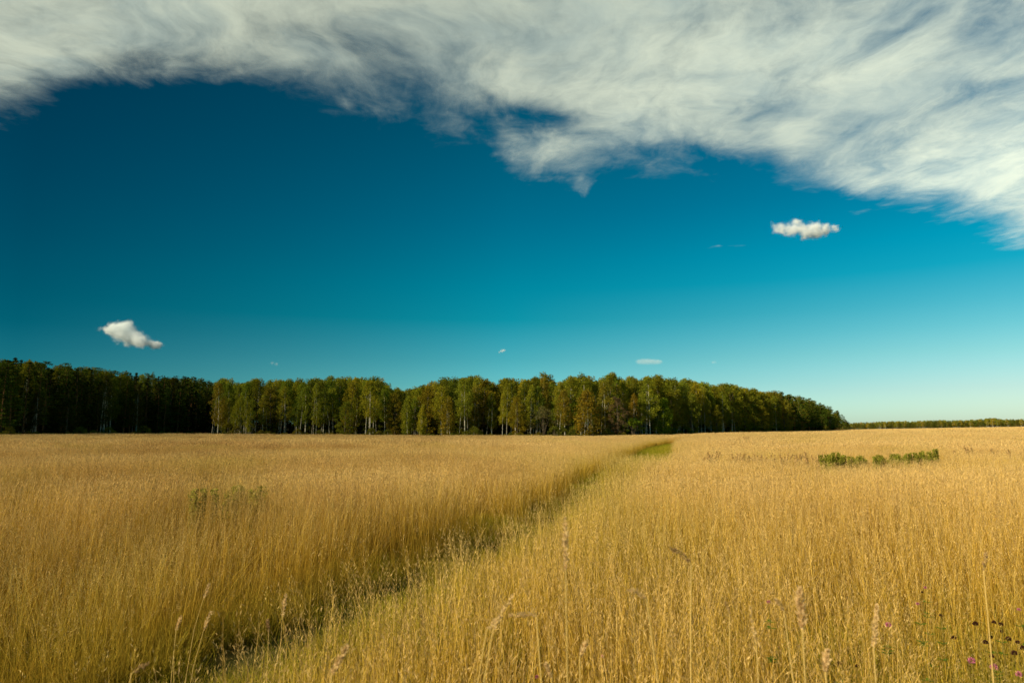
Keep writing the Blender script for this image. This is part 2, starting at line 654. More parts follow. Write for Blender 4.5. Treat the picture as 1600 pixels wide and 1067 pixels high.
for i in range(3):
    IDX['SB'].append(P_(short_tuft(f'tuft_{k_:02d}', 90, 0.45, 0.08, 0.22, 0.014, 2))); k_ += 1
for i in range(4):
    IDX['SP'].append(P_(tuft(f'tuft_{k_:02d}', 3, 0.16, 0.62, 0.98, 0.0032, 5, 14, 0.014, 0.022, 0.0019, 0.16, 0.6))); k_ += 1
tuft_coll = bpy.data.collections.new('grass_tufts')
for o in protos:
    tuft_coll.objects.link(o)


def polar_points(r0, r1, az0, az1, dens):
    area = 0.5 * (r1 ** 2 - r0 ** 2) * (az1 - az0)
    n = int(area * dens)
    r = np.sqrt(rng.uniform(r0 ** 2, r1 ** 2, n))
    a = rng.uniform(az0, az1, n)
    return r * np.sin(a), r * np.cos(a)


pts = []   # rows: x,y,z,pid,rx,ry,rz,sx,sy,sz,green


def add_pts(x, y, kinds, hs, green, wscale=1.0, lean=(0.0, 0.0), jit=0.06):
    n = len(x)
    pid = np.array(kinds)[rng.integers(0, len(kinds), n)]
    yaw = rng.uniform(0, 2 * math.pi, n)
    lx = np.broadcast_to(lean[0], n) + rng.normal(0, jit, n)
    ly = np.broadcast_to(lean[1], n) + rng.normal(0, jit, n)
    z = gz(x, y)
    green = np.broadcast_to(green, n)
    hs = np.broadcast_to(hs, n)
    for i in range(n):
        # yaw first, then lean towards (lx, ly)
        m = Euler((-ly[i], lx[i], 0)).to_matrix() @ Euler((0, 0, yaw[i])).to_matrix()
        e = m.to_euler()
        pts.append((x[i], y[i], z[i], pid[i], e.x, e.y, e.z, wscale, wscale, hs[i], green[i]))


# weeds push the grass aside a little here
def field_height(x, y, rad=0.0):
    s, q = path_sq(x, y)
    q = np.sign(q) * np.maximum(np.abs(q) - rad, 0)
    wr = np.interp(s, [-9, -5, -1.5, 3, 8, 12, 20, 84], [1.0, 0.85, 0.45, 0.45, 0.9, 1.35, 1.8, 1.95])
    lo = np.interp(s, [-9, -3, 0, 4, 7, 11, 20, 84], [0.85, 0.72, 0.55, 0.70, 1.3, 1.65, 1.75, 1.6])
    right = smoothstep(q, lo, 0.42 + wr + 0.25 * (vnoise(x, y, 8, 0.7) - 0.5))
    left = smoothstep(-q, 0.45, 0.60)
    h = np.where(q > 0, right, left)
    h = np.where(s > S_END, np.maximum(h, smoothstep(s, S_END, S_END + 6)), h)
    hole = np.exp(-(((x + 0.55) / 0.42) ** 2 + ((y - 11.5) / 0.75) ** 2))
    h = h * (1 - 1.0 * np.clip(hole * 1.6, 0, 1))
    hole2 = np.exp(-((x - 0.74 * y) / 0.42) ** 2) * smoothstep(y, 1.6, 2.3) * (1 - smoothstep(y, 3.9, 5.0))
    h = h * (1 - 0.68 * np.clip(hole2 * 1.5, 0, 1) * (0.6 + 0.6 * vnoise(x, y, 21, 0.35)))
    und = 0.76 + 0.20 * vnoise(x, y, 1, 5.0) + 0.14 * vnoise(x, y, 2, 1.6) + 0.14 * vnoise(x, y, 12, 14.0)
    und = und * (1 - 0.10 * np.exp(-np.abs(q) / 1.2) * (q < 0))
    # the grass is a little shorter where the weeds grow
    k_ = x / np.maximum(y, 0.5)
    und = und * (1 - 0.20 * smoothstep(k_, 0.445, 0.465) * (1 - smoothstep(k_, 0.625, 0.645)) * smoothstep(y, 14.5, 16.5) * (1 - smoothstep(y, 23, 25)))
    und = und * (1 - 0.13 * smoothstep(k_, 0.315, 0.335) * (1 - smoothstep(k_, 0.445, 0.465)) * smoothstep(y, 15.5, 17.5) * (1 - smoothstep(y, 23, 25)))
    # a lower, greener hollow on the left of the path
    hol = np.exp(-(((x + 4.4) / 1.5) ** 2 + ((y - 7.0) / 0.8) ** 2)) + np.exp(-(((x + 3.4) / 0.9) ** 2 + ((y - 5.0) / 0.7) ** 2)) + 0.6 * np.exp(-(((x + 9.0) / 3.0) ** 2 + ((y - 11.0) / 0.9) ** 2))
    return h, und * (1 - 0.36 * np.clip(hol, 0, 1)), s, q, hol


def grass_zone(x, y, tall, wscale, jit, rad=0.0, band=0.0, only_band=False):
    h, und, s, q, hol = field_height(x, y, rad)
    sq = path_sq(x, y)
    inband = (np.abs(sq[1]) < band) & (sq[0] < S_END + 8)
    d = np.hypot(x, y)
    keep = (h > 0.34) & (inband if only_band else ~inband)
    keep &= rng.uniform(0, 1, len(x)) < np.clip(h * 1.6, 0, 1)
    fx = 800 + F * x / np.maximum(y, 0.5)
    fd = np.interp(fx, [-200, 0, 330, 350, 560, 760, 930, 1000, 1150, 1240, 1300, 1325], [135, 168, 226, 205, 190, 172, 172, 186, 232, 290, 400, 560]) + 3
    fd = np.where(fx > 1325, 1015, fd)
    keep &= d < fd
    x, y, h, und, s, q, hol = [a[keep] for a in (x, y, h, und, s, q, hol)]
    gsp = 0.5 * smoothstep(vnoise(x, y, 5, 2.6), 0.62, 0.95) + 0.9 * np.clip(hol, 0, 1) * vnoise(x, y, 6, 0.8)
    edge = np.clip(1 - h, 0, 1) * (q > 0) * 0.75
    ledge = np.exp(-np.clip(-q - 0.5, 0, 9) / 0.35) * (q < 0) * (s < S_END) * 0.25
    mid = ((s > -3) & (s < 16) & (q > 0) & (q < 1.1)) * 0.35
    green = np.clip(gsp * 0.6 + edge + ledge + mid, 0, 1)
    lean_x = -0.22 * smoothstep(x, 0.6, 2.6) * smoothstep(8.0 - y, 1.0, 6.5) + 0.05 * smoothstep(-x, 1.0, 4.0) + 0.10 * (vnoise(x, y, 9, 2.2) - 0.5)
    lean_y = 0.10 * (vnoise(x, y, 10, 2.2) - 0.5)
    add_pts(x, y, tall, (0.30 + 0.70 * h) * und, green, wscale, (lean_x, lean_y), jit)


AZM = math.radians(47)
x, y = polar_points(1.0, 4.5, -math.radians(65), math.radians(65), 34)
grass_zone(x, y, IDX['A'], 1.0, 0.12, 0.08)
x, y = polar_points(4.5, 10.0, -math.radians(52), math.radians(52), 30)
grass_zone(x, y, IDX['A'], 1.0, 0.08, 0.08)
x, y = polar_points(9.0, 17.0, -AZM, AZM, 7.0)
grass_zone(x, y, IDX['B'], 0.85, 0.05, 0.24)
x, y = polar_points(16.0, 36.0, -AZM, AZM, 5.0)
grass_zone(x, y, IDX['B'], 1.0, 0.05, 0.28)
x, y = polar_points(34.0, 115.0, -AZM, AZM, 1.1)
grass_zone(x, y, IDX['C'], 1.0, 0.04, 0.3, 4.5)
x, y = polar_points(36.0, 115.0, math.radians(2), math.radians(24), 4.5)
grass_zone(x, y, IDX['B'], 1.0, 0.05, 0.28, 5.2, True)
x, y = polar_points(112.0, 340.0, -AZM, AZM, 0.16)
grass_zone(x, y, IDX['D'], 1.0, 0.03)
x, y = polar_points(335.0, 1015.0, math.radians(14), AZM, 0.034)
grass_zone(x, y, IDX['E'], 1.0, 0.02)

me = mesh('tall_grass', np.array([p[:3] for p in pts]), [], None, {
    'pid': np.array([int(p[3]) for p in pts], dtype=np.int32),
    'rot': np.array([p[4:7] for p in pts]), 'scl': np.array([p[7:10] for p in pts]),
    'green': np.array([p[10] for p in pts])})
o = obj('tall_grass', me)
gn_scatter(o, tuft_coll)
tag(o, 'tall dry golden meadow grass with feathery heads covering the whole field', 'grass', kind='stuff')
print('tall tufts', len(pts))

# short green grass in the trodden path and on its right shoulder
pts = []


def path_points(s0, s1, q0, q1, dens, taper=0.0):
    n = int((s1 - s0) * (q1 - q0) * dens)
    s = rng.uniform(s0, s1, n)
    q = rng.uniform(q0, q1, n)
    w = wig(s)
    x = P0[0] + PDIR[0] * s + PNRM[0] * (q + w)
    y = P0[1] + PDIR[1] * s + PNRM[1] * (q + w)
    return x, y, s, q


x, y, s, q = path_points(-12.5, 4, -1.0, 1.5, 55)
k = (q > 0.12) | (s < -7.5) | ((vnoise(x, y, 41, 0.45) > 0.45) & (rng.uniform(0, 1, len(x)) < 0.8))
x, y, s, q = x[k], y[k], s[k], q[k]
add_pts(x, y, IDX['S'], 0.9 + 1.6 * smoothstep(q, -0.1, 0.7) * (0.6 + 0.6 * vnoise(x, y, 31, 0.3)), np.clip(1.0 - 0.35 * vnoise(x, y, 33, 0.4) - 0.75 * smoothstep(q, -0.1, 0.9) * vnoise(x, y, 3, 0.5), 0, 1), 1.0)
x, y, s, q = path_points(4, S_END, -0.8, 2.1, 12)
k = q < np.interp(s, [4, 8, 14, 84], [0.7, 1.3, 2.0, 2.2])
x, y, s, q = x[k], y[k], s[k], q[k]
add_pts(x, y, IDX['SB'], 0.8 + 0.5 * smoothstep(q, 0.2, 1.6), np.clip(1.15 - 0.5 * smoothstep(q, 0.1, 1.6) * vnoise(x, y, 3, 1.5), 0, 1), 1.0)
n_short = len(pts)
# low leafy understory between the feet of the tall stems, nearest part of the field
x, y, s, q = path_points(-12.5, 8, -1.5, -0.55, 36)
add_pts(x, y, IDX['S'], 1.1 + 0.8 * vnoise(x, y, 51, 0.5), 0.35 + 0.5 * vnoise(x, y, 52, 0.7), 1.1)
x, y = polar_points(1.5, 8.0, -math.radians(48), math.radians(48), 22)
k = field_height(x, y, 0.15)[0] > 0.95
x, y = x[k], y[k]
add_pts(x, y, IDX['S'], 1.2 + 0.9 * vnoise(x, y, 53, 0.5), 0.15 + 0.6 * vnoise(x, y, 54, 0.7), 1.1)
# a few lone stems standing in the trodden strip
x, y, s, q = path_points(-9.0, 12, -0.1, 1.0, 2.4)
add_pts(x, y, IDX['SP'], 0.95 + 0.2 * rng.uniform(-1, 1, len(x)), 0.25, 1.0, (0.03, 0), 0.12)
# thin bottom-right corner with clover leaves low down
x = rng.uniform(1.2, 4.2, 1500)
y = rng.uniform(1.8, 5.4, 1500)
add_pts(x, y, IDX['S'], 1.5, np.clip(0.6 + 0.4 * vnoise(x, y, 4, 0.3), 0, 1), 1.1)
me = mesh('short_grass', np.array([p[:3] for p in pts]), [], None, {
    'pid': np.array([int(p[3]) for p in pts], dtype=np.int32),
    'rot': np.array([p[4:7] for p in pts]), 'scl': np.array([p[7:10] for p in pts]),
    'green': np.array([p[10] for p in pts])})
o = obj('short_grass', me)
gn_scatter(o, tuft_coll)
tag(o, 'short green and yellowish grass growing along the trodden path', 'grass', kind='stuff')


# ------------------------------------------------------------------ trees
def tube(pts_, rad, sides=6):
    pts_ = [Vector(p) for p in pts_]
    V, Fc = [], []
    for i, p in enumerate(pts_):
        d = (pts_[min(i + 1, len(pts_) - 1)] - pts_[max(i - 1, 0)]).normalized()
        a = d.orthogonal().normalized() if abs(d.z) < 0.99 else Vector((1, 0, 0))
        a = (Vector((1, 0, 0)) - d * d.x)
        if a.length < 0.1:
            a = Vector((0, 1, 0)) - d * d.y
        a.normalize()
        b = d.cross(a)
        for j in range(sides):
            t = 2 * math.pi * j / sides
            V.append(p + (a * math.cos(t) + b * math.sin(t)) * rad[i])
    for i in range(len(pts_) - 1):
        for j in range(sides):
            j2 = (j + 1) % sides
            Fc.append((i * sides + j, i * sides + j2, (i + 1) * sides + j2, (i + 1) * sides + j))
    return np.array([tuple(v) for v in V]), np.array(Fc)


def join(parts):
    V, Fc, off = [], [], 0
    for v, f in parts:
        V.append(v)
        Fc.append(f + off)
        off += len(v)
    return np.concatenate(V), np.concatenate(Fc)


def leaf_cloud(C, rad, n_per, size, rs, flat=0.0):
    """leaf-clump quads around puff centres C with radii rad (nx3)"""
    n = len(C)
    N = n * n_per
    cc = np.repeat(C, n_per, 0)
    rd = np.repeat(rad, n_per, 0)
    d = rs.normal(size=(N, 3))
    d /= np.linalg.norm(d, axis=1)[:, None]
    rr_ = rs.uniform(0.25, 1.0, (N, 1)) ** 0.5
    p = cc + d * rd * rr_
    nrm = rs.normal(size=(N, 3))
    nrm[:, 2] *= (1 + flat)
    nrm /= np.linalg.norm(nrm, axis=1)[:, None]
    a = np.cross(nrm, rs.normal(size=(N, 3)))
    a /= np.linalg.norm(a, axis=1)[:, None] + 1e-9
    b = np.cross(nrm, a)
    s = size * rs.uniform(0.5, 1.35, (N, 1))
    V = np.stack([p - a * s * 0.5, p + b * s * 0.32, p + a * s * 0.5, p - b * s * 0.32], 1).reshape(-1, 3)
    Fc = np.arange(N * 4).reshape(-1, 4)
    r = np.repeat(rs.uniform(0, 1, N), 4)
    pf_ = np.repeat(np.repeat(rs.uniform(0, 1, n), n_per), 4)
    return V, Fc, r, pf_


def tree_proto(kind, seed, H=18.0):
    rs = np.random.default_rng(seed)
    ph = rs.uniform(0, 6.28)
    bend = rs.uniform(0.1, 0.5)

    def axis(t):
        return np.array([bend * math.sin(t * 2.2 + ph) * t, bend * math.cos(t * 1.7 + ph) * t, H * t])
    C, RD = [], []
    parts = []
    nper, size, bark, leafm, flat = 42, 0.27, M_DARKBARK, M_LEAF, 0
    if kind in ('birch', 'young_birch'):
        bark = M_BIRCH
        r0 = 0.11 if kind == 'birch' else 0.10
        base = rs.uniform(0.16, 0.46) if kind == 'birch' else 0.16
        Rm = (2.3 if kind == 'birch' else 1.9) * rs.uniform(0.9, 1.15)
        npf = 95
        for i in range(npf):
            t = base + (1 - base) * (i + rs.uniform()) / npf
            u = (t - base) / (1 - base)
            prof = math.sin(math.pi * min(1, (u * 0.86 + 0.10)) ** 0.85) ** 0.75
            rr_ = Rm * prof * rs.uniform(0.35, 1.0)
            a = rs.uniform(0, 6.28)
            c = axis(t) + np.array([math.cos(a) * rr_, math.sin(a) * rr_, -0.25 * rr_])
            C.append(c)
            RD.append([rs.uniform(.4, .8), rs.uniform(.4, .8), rs.uniform(.6, 1.2)])
        nper, size = 60, 0.27
    elif kind == 'broadleaf':
        r0 = 0.22
        base = 0.10
        Rm = 3.0 * rs.uniform(0.9, 1.15)
        npf = 100
        for i in range(npf):
            t = base + (1 - base) * (i + rs.uniform()) / npf
            u = (t - base) / (1 - base)
            prof = (1 - abs(2 * u * 0.95 - 0.85) ** 2.6) if u < 0.95 else 0.3
            rr_ = Rm * max(0.12, prof) * rs.uniform(0.45, 1.0)
            a = rs.uniform(0, 6.28)
            C.append(axis(t) + np.array([math.cos(a) * rr_, math.sin(a) * rr_, 0]))
            q_ = rs.uniform(.5, 1.0)
            RD.append([q_, q_, q_ * 0.75])
        nper, size = 50, 0.30
    elif kind == 'pine':
        bark, leafm, flat = M_PINEBARK, M_NEEDLE, 1.2
        r0 = 0.2
        base = rs.uniform(0.14, 0.26)
        for k in range(24):
            t = base + (1 - base) * k / 23.0
            u = (t - base) / (1 - base)
            rr0 = (2.7 * (1 - u) ** 0.5 * (0.75 + 0.25 * math.sin(u * 9 + ph))) + 0.25
            for j in range(5 if u < 0.9 else 2):
                a = rs.uniform(0, 6.28)
                rr_ = rr0 * rs.uniform(0.5, 1.0)
                C.append(axis(t) + np.array([math.cos(a) * rr_, math.sin(a) * rr_, rs.uniform(-.15, .25)]))
                RD.append([rs.uniform(.7, 1.1) * (1 - .4 * u), rs.uniform(.7, 1.1) * (1 - .4 * u), rs.uniform(.16, .3)])
        nper, size = 40, 0.30
    elif kind == 'spruce':
        bark, leafm, flat = M_PINEBARK, M_NEEDLE, 0.6
        r0 = 0.2
        base = 0.04
        for k in range(30):
            t = base + (1 - base) * k / 29.0
            u = (t - base) / (1 - base)
            rr0 = 2.7 * (1 - u) ** 0.85 + 0.12
            for j in range(max(2, int(6 * (1 - u) + 1))):
                a = rs.uniform(0, 6.28)
                rr_ = rr0 * rs.uniform(0.45, 1.0)
                C.append(axis(t) + np.array([math.cos(a) * rr_, math.sin(a) * rr_, -0.28 * rr_]))
                RD.append([.55 * (1 - .5 * u), .55 * (1 - .5 * u), .28])
        nper, size = 34, 0.28
    elif kind in ('willow', 'bush'):
        r0 = 0.1
        Rm = H * (0.42 if kind == 'willow' else 0.55)
        npf = 70
        for i in range(npf):
            a = rs.uniform(0, 6.28)
            e = rs.uniform(0.05, 1.0) ** 0.6
            rr_ = Rm * math.cos(e * 1.45) * rs.uniform(0.7, 1)
            C.append(np.array([math.cos(a) * rr_, math.sin(a) * rr_, H * (0.06 + 0.9 * math.sin(e * 1.5) * rs.uniform(0.75, 1))]))
            q_ = rs.uniform(.35, .75) * H / 8
            RD.append([q_, q_, q_])
        nper, size = (26, 0.2) if kind == 'willow' else (34, 0.24)
    C = np.array(C)
    RD = np.array(RD)
    if kind in ('birch', 'young_birch'):
        for _ in range(rs.integers(1, 4)):
            a = rs.uniform(0, 6.28)
            q_ = rs.uniform(0.5, 1.5)
            tops_ = axis(0.75) + np.array([math.cos(a), math.sin(a), 0]) * q_ * 0.5
            b0 = np.array([math.cos(a) * q_ * 1.3, math.sin(a) * q_ * 1.3, -0.2])
            parts.append(tube([b0, b0 * 0.65 + tops_ * 0.35, tops_], [0.05, 0.035, 0.015], 5))
    if kind in ('willow', 'bush'):
        for i in range(14):
            c = C[rs.integers(0, len(C))]
            b0 = np.array([rs.uniform(-.3, .3), rs.uniform(-.3, .3), -0.1])
            m_ = b0 * 0.6 + c * 0.4 + np.array([0, 0, H * 0.08])
            parts.append(tube([b0, m_, c], [0.06, 0.04, 0.015], 4))
    else:
        ts = np.linspace(0, 1, 8)
        parts.append(tube([axis(t) - np.array([0, 0, 0.3 if t == 0 else 0]) for t in ts], [r0 * (1 - 0.93 * t) + 0.01 for t in ts], 7))
        order = rs.permutation(len(C))[:26]
        for i in order:
            c = C[i]
            t = max(0.05, min(0.97, (c[2] / H) - 0.05 - 0.02 * rs.uniform()))
            a0 = axis(t)
            mid_ = (a0 + c) / 2 + np.array([0, 0, 0.25])
            rb = max(0.02, r0 * (1 - t) * 0.35)
            parts.append(tube([a0, mid_, c], [rb, rb * .6, rb * .25], 4))
    tv, tf = join(parts)
    lv, lf, r, pf_ = leaf_cloud(C, RD, nper, size, rs, flat)
    return (mesh(kind + '_trunk', tv, tf, bark, smooth=True), mesh(kind + '_crown', lv, lf, leafm, {'r': r, 'puff': pf_}), H)


PROTO = {
    'birch': [tree_proto('birch', 10 + i) for i in range(9)],
    'young_birch': [tree_proto('young_birch', 30 + i, 10.0) for i in range(2)],
    'broadleaf': [tree_proto('broadleaf', 40 + i, 14.0) for i in range(4)],
    'pine': [tree_proto('pine', 50 + i) for i in range(4)],
    'spruce': [tree_proto('spruce', 60 + i) for i in range(3)],
    'willow': [tree_proto('willow', 70, 9.0)],
    'bush': [tree_proto('bush', 80 + i, 5.0) for i in range(2)],
}
OBJ_NAME = {'birch': 'birch_tree', 'young_birch': 'birch_tree', 'broadleaf': 'broadleaf_tree', 'pine': 'pine_tree', 'spruce': 'spruce_tree', 'willow': 'willow_bush', 'bush': 'leafy_bush'}
CAT = {'birch': 'birch', 'young_birch': 'birch', 'broadleaf': 'tree', 'pine': 'pine', 'spruce': 'spruce', 'willow': 'bush', 'bush': 'bush'}

C_BIRCH = (0.245, 0.262, 0.024)
C_BIRCHY = (0.33, 0.305, 0.024)
C_BROAD = (0.165, 0.185, 0.018)
C_PINE = (0.085, 0.115, 0.014)
C_SPRUCE = (0.035, 0.048, 0.009)
C_ORANGE = (0.27, 0.205, 0.022)
C_GREY = (0.19, 0.17, 0.06)
C_BRIGHT = (0.15, 0.21, 0.015)


def jitc(c, a=0.14):
    k = 1 + random.uniform(-a, a)
    return (c[0] * k * (1 + random.uniform(-a, a)), c[1] * k, c[2] * k * (1 + random.uniform(-a, a)), 1)


n_trees = 0


def place_tree(kind, px, D, ytop, color, label, group=None, wide=1.0, variant=None):
    """stand a tree at distance D on the bearing of photo column px, its top reaching row ytop"""
    global n_trees
    n_trees += 1
    az = math.atan((px - 800) / F)
    x_, y_ = D * math.sin(az), D * math.cos(az)
    z_ = gzf(x_, y_)
    top = at(px, ytop, y_).z
    H = max(2.5, top - z_)
    ps = PROTO[kind]
    v = variant if variant is not None else random.randrange(len(ps))
    tr, cr, h0 = ps[v % len(ps)]
    sz = H / (h0 * 1.02)
    sxy = wide * (0.55 * sz + 0.45) * random.uniform(1.12, 1.4)
    e = empty(OBJ_NAME[kind], (x_, y_, z_), random.uniform(0, 6.28))
    e.scale = (sxy, sxy, sz)
    tag(e, label, CAT[kind], group)
    t = obj('trunk' if kind not in ('willow', 'bush') else 'stems', tr, e)
    c = obj('crown', cr, e)
    c.color = color
    return e


SKY_X = [-60, 0, 30, 60, 70, 85, 101, 110, 130, 150, 190, 230, 260, 300, 325, 345, 355, 365, 385, 403, 415, 430, 450, 465, 475, 490, 515, 530, 550, 565, 578, 595, 605, 625, 645, 655, 668, 680, 700, 725, 735, 750, 762, 775, 790, 810, 830, 845, 855, 865, 868, 880, 903, 920, 930, 945, 957, 970, 985, 1000, 1010, 1030, 1048, 1058, 1075, 1090, 1110, 1125, 1140, 1157, 1175, 1195, 1217, 1235, 1262, 1280, 1300, 1312, 1325]
SKY_Y = [560, 560, 557, 566, 562, 571, 562, 575, 571, 574, 580, 582, 588, 587, 595, 590, 587, 598, 595, 589, 597, 593, 592, 590, 597, 590, 588, 590, 587, 590, 588, 592, 603, 608, 606, 602, 600, 592, 590, 588, 586, 587, 597, 597, 588, 592, 590, 587, 582, 595, 600, 592, 581, 590, 595, 585, 582, 590, 585, 592, 588, 585, 588, 595, 590, 594, 601, 600, 596, 603, 607, 610, 612, 616, 622, 629, 637, 647, 661]


def skyline(px):
    return float(np.interp(px, SKY_X, SKY_Y))


ORD = ['first', 'second', 'third', 'fourth', 'fifth', 'sixth', 'seventh', 'eighth', 'ninth', 'tenth', 'eleventh', 'twelfth', 'thirteenth', 'fourteenth', 'fifteenth', 'sixteenth', 'seventeenth', 'eighteenth', 'nineteenth', 'twentieth']
# hand-placed trees that stand out in the photograph: (px, distance offset, top row, kind, colour, width, label)
SPECIAL = [
    (344, -9, 597, 'birch', C_ORANGE, 0.9, 'tall birch with a bare white trunk where the pines end'),
    (580, -6, 594, 'birch', C_BIRCHY, 1.35, 'broad light green birch with leaves to the ground, left of the treetop dip'),
    (541, -7, 627, 'broadleaf', C_BROAD, 0.8, 'low rounded tree beside the broad light green birch'),
    (660, -9, 634, 'young_birch', C_BIRCHY, 0.7, 'short slender birch alone in front of the dip in the treetops'),
    (637, -4, 620, 'young_birch', C_BIRCH, 0.7, 'thin young birch just left of the short birch at the dip'),
    (690, -4, 603, 'birch', C_BIRCHY, 1.0, 'yellowish birch at the right side of the dip in the treetops'),
    (700, -8, 622, 'young_birch', (0.25, 0.20, 0.02), 0.8, 'short orange tinged birch before the yellowish birch'),
    (727, -6, 590, 'birch', C_BIRCH, 1.0, 'tall birch with a clump of bare white trunks near the middle'),
    (785, -10, 615, 'birch', C_BIRCHY, 0.6, 'narrow birch whose white trunk stands furthest out in the field'),
    (808, -5, 620, 'broadleaf', (0.24, 0.19, 0.016), 0.75, 'bushy olive orange tree right of the narrow outlying birch'),
    (850, -6, 632, 'willow', C_GREY, 1.0, 'pale grey green willow bush fanning from the ground near the middle'),
    (882, -6, 609, 'birch', C_ORANGE, 1.05, 'orange brown birch just right of the grey willow bush'),
    (917, -10, 612, 'young_birch', (0.26, 0.19, 0.02), 1.3, 'rusty orange birch with the thickest white trunk, right of centre'),
    (964, -5, 620, 'broadleaf', (0.15, 0.105, 0.05), 0.75, 'dull purplish brown half bare tree right of the rusty orange birch'),
    (988, -8, 652, 'bush', C_BRIGHT, 1.0, 'bright green rounded bush low at the forest foot, right of centre'),
    (1014, -5, 588, 'birch', C_BIRCH, 1.1, 'large birch with a forked white trunk left of the path end'),
    (1034, -8, 624, 'young_birch', C_BRIGHT, 1.1, 'weeping bright green birch hanging low above the path end'),
    (1078, -4, 616, 'broadleaf', C_BROAD, 0.8, 'dark leafy tree just right of the path end'),
    (1118, -4, 632, 'broadleaf', (0.19, 0.18, 0.015), 0.7, 'light olive rounded tree in the right part of the forest edge'),
    (1188, -5, 630, 'broadleaf', (0.22, 0.19, 0.015), 0.7, 'yellow olive low tree before the right hand pines'),
    (1222, -5, 628, 'broadleaf', (0.20, 0.18, 0.015), 0.7, 'last yellow olive leafy tree before the pines at the right end'),
    (110, -5, 620, 'broadleaf', (0.05, 0.055, 0.01), 0.8, 'low dark leafy tree among the conifers on the far left'),  # leaf colours from here down darkened for the shade of the left section
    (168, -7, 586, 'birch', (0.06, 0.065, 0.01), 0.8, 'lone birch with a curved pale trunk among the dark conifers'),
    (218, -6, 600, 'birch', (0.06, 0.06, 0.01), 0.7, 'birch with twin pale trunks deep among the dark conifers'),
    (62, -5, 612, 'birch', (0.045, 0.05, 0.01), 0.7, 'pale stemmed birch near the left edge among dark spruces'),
]
for px, off, yt, kind, colr, wd_, lab in SPECIAL:
    place_tree(kind, px, forest_d(px) + off, yt, v4(colr), lab, None, wd_)
# two extra trunks for clumps
for px in (371, 378, 388, 393):
    place_tree('birch', px, forest_d(px) - 5 + random.uniform(-1, 1), 622 + random.uniform(-6, 6), jitc(C_BIRCH), 'thin birch of the fan of pale trunks beside the dark pines', 'fan of thin birches beside the dark pines', 0.6)


def kind_at(px, row):
    u = random.random()
    if px < 335:
        if row == 0:
            return 'spruce' if u < .5 else 'pine' if u < .85 else 'birch'
        return 'pine' if u < .45 else 'spruce' if u < .7 else 'birch' if u < .9 else 'broadleaf'
    if px < 560:
        return 'birch' if u < .92 else 'broadleaf'
    if px < 680:
        return 'birch' if u < .6 else 'broadleaf'
    if px < 1130:
        return 'birch' if u < .68 else 'broadleaf'
    if px < 1215:
        return 'broadleaf' if u < .6 else 'birch' if u < .8 else 'pine'
    return 'pine' if u < .85 else 'broadleaf'


def col_at(kind, px):
    dark = px < 330  # left section's shade and lens darkening put into the leaf colours
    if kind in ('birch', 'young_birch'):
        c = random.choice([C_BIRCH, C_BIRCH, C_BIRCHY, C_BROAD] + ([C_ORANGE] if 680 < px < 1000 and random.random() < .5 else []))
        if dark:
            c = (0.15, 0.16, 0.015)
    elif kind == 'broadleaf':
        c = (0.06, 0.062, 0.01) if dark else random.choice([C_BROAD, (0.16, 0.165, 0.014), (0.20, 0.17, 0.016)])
    elif kind == 'pine':
        c = C_PINE
    else:
        c = C_SPRUCE
    return jitc(c)


SECT = [(-80, 345, 'counted from left, dark left section'), (345, 600, 'counted from left, birch stand left of dip'), (600, 680, 'counted from left, at the treetop dip'), (680, 870, 'counted from left, middle of the wood'), (870, 1060, 'counted from left, above the path end'), (1060, 1215, 'counted from left, right part of wood'), (1215, 1330, 'counted from left, sloping right end')]


def sect(px):
    for a, b, s_ in SECT:
        if a <= px < b:
            return s_
    return SECT[-1][2]


LOOK = {'birch': 'slim green birch', 'broadleaf': 'bushy olive tree', 'pine': 'dark green pine', 'spruce': 'nearly black pointed spruce'}
count = {}
# front row
front = []
px = -30.0
while px < 1323:
    D0 = forest_d(px)
    step = 3.15 * F / D0 / (1 + ((px - 800) / F) ** 2) ** 0.0
    if px > 1240:
        step = 8
    front.append(px)
    px += step * random.uniform(0.75, 1.25)
SLOTS = []
for row in range(4):
    for px in front:
        p = px + row * 7.0 % 13 + random.uniform(-5, 5)
        if p > 1322 or p < -40:
            continue
        if 1235 < p and row > 1:
            continue
        SLOTS.append((row, p))
SLOTS.sort()
extra = []
for row, px in SLOTS:
    kind = kind_at(px, row)
    D = forest_d(px) + row * 5.5 + random.uniform(-1.8, 1.8)
    sl = skyline(px)
    dip = [0.24, 0.08, 0.03, 0.02][row] * random.uniform(0, 1)
    if row == 0 and 1215 > px > 345:
        dip = random.uniform(0.08, 0.42)
    yt = sl + (674 - sl) * dip + random.uniform(-1.5, 2.0)
    if px > 1235:
        yt = sl + random.uniform(-1, 2)
    sc = sect(px)
    k = (row, kind, sc)
    count[k] = count.get(k, 0) + 1
    if n_trees >= 292:
        extra.append((kind, px, D, yt))
        continue
    if row == 0:
        lab = f"{ORD[min(19, count[k] - 1)]} {LOOK[kind]} in the front row, {sc}"
        grp = 'trees along the front edge of the wood'
    else:
        lab = f"{LOOK[kind]} behind the front row, {sc[19:]}"
        grp = f'{CAT[kind]} crowns behind the front row, {sc[19:]}'
    place_tree(kind, px, D, yt, col_at(kind, px), lab, grp, random.uniform(0.8, 1.1))
print('trees', n_trees, 'extra', len(extra))

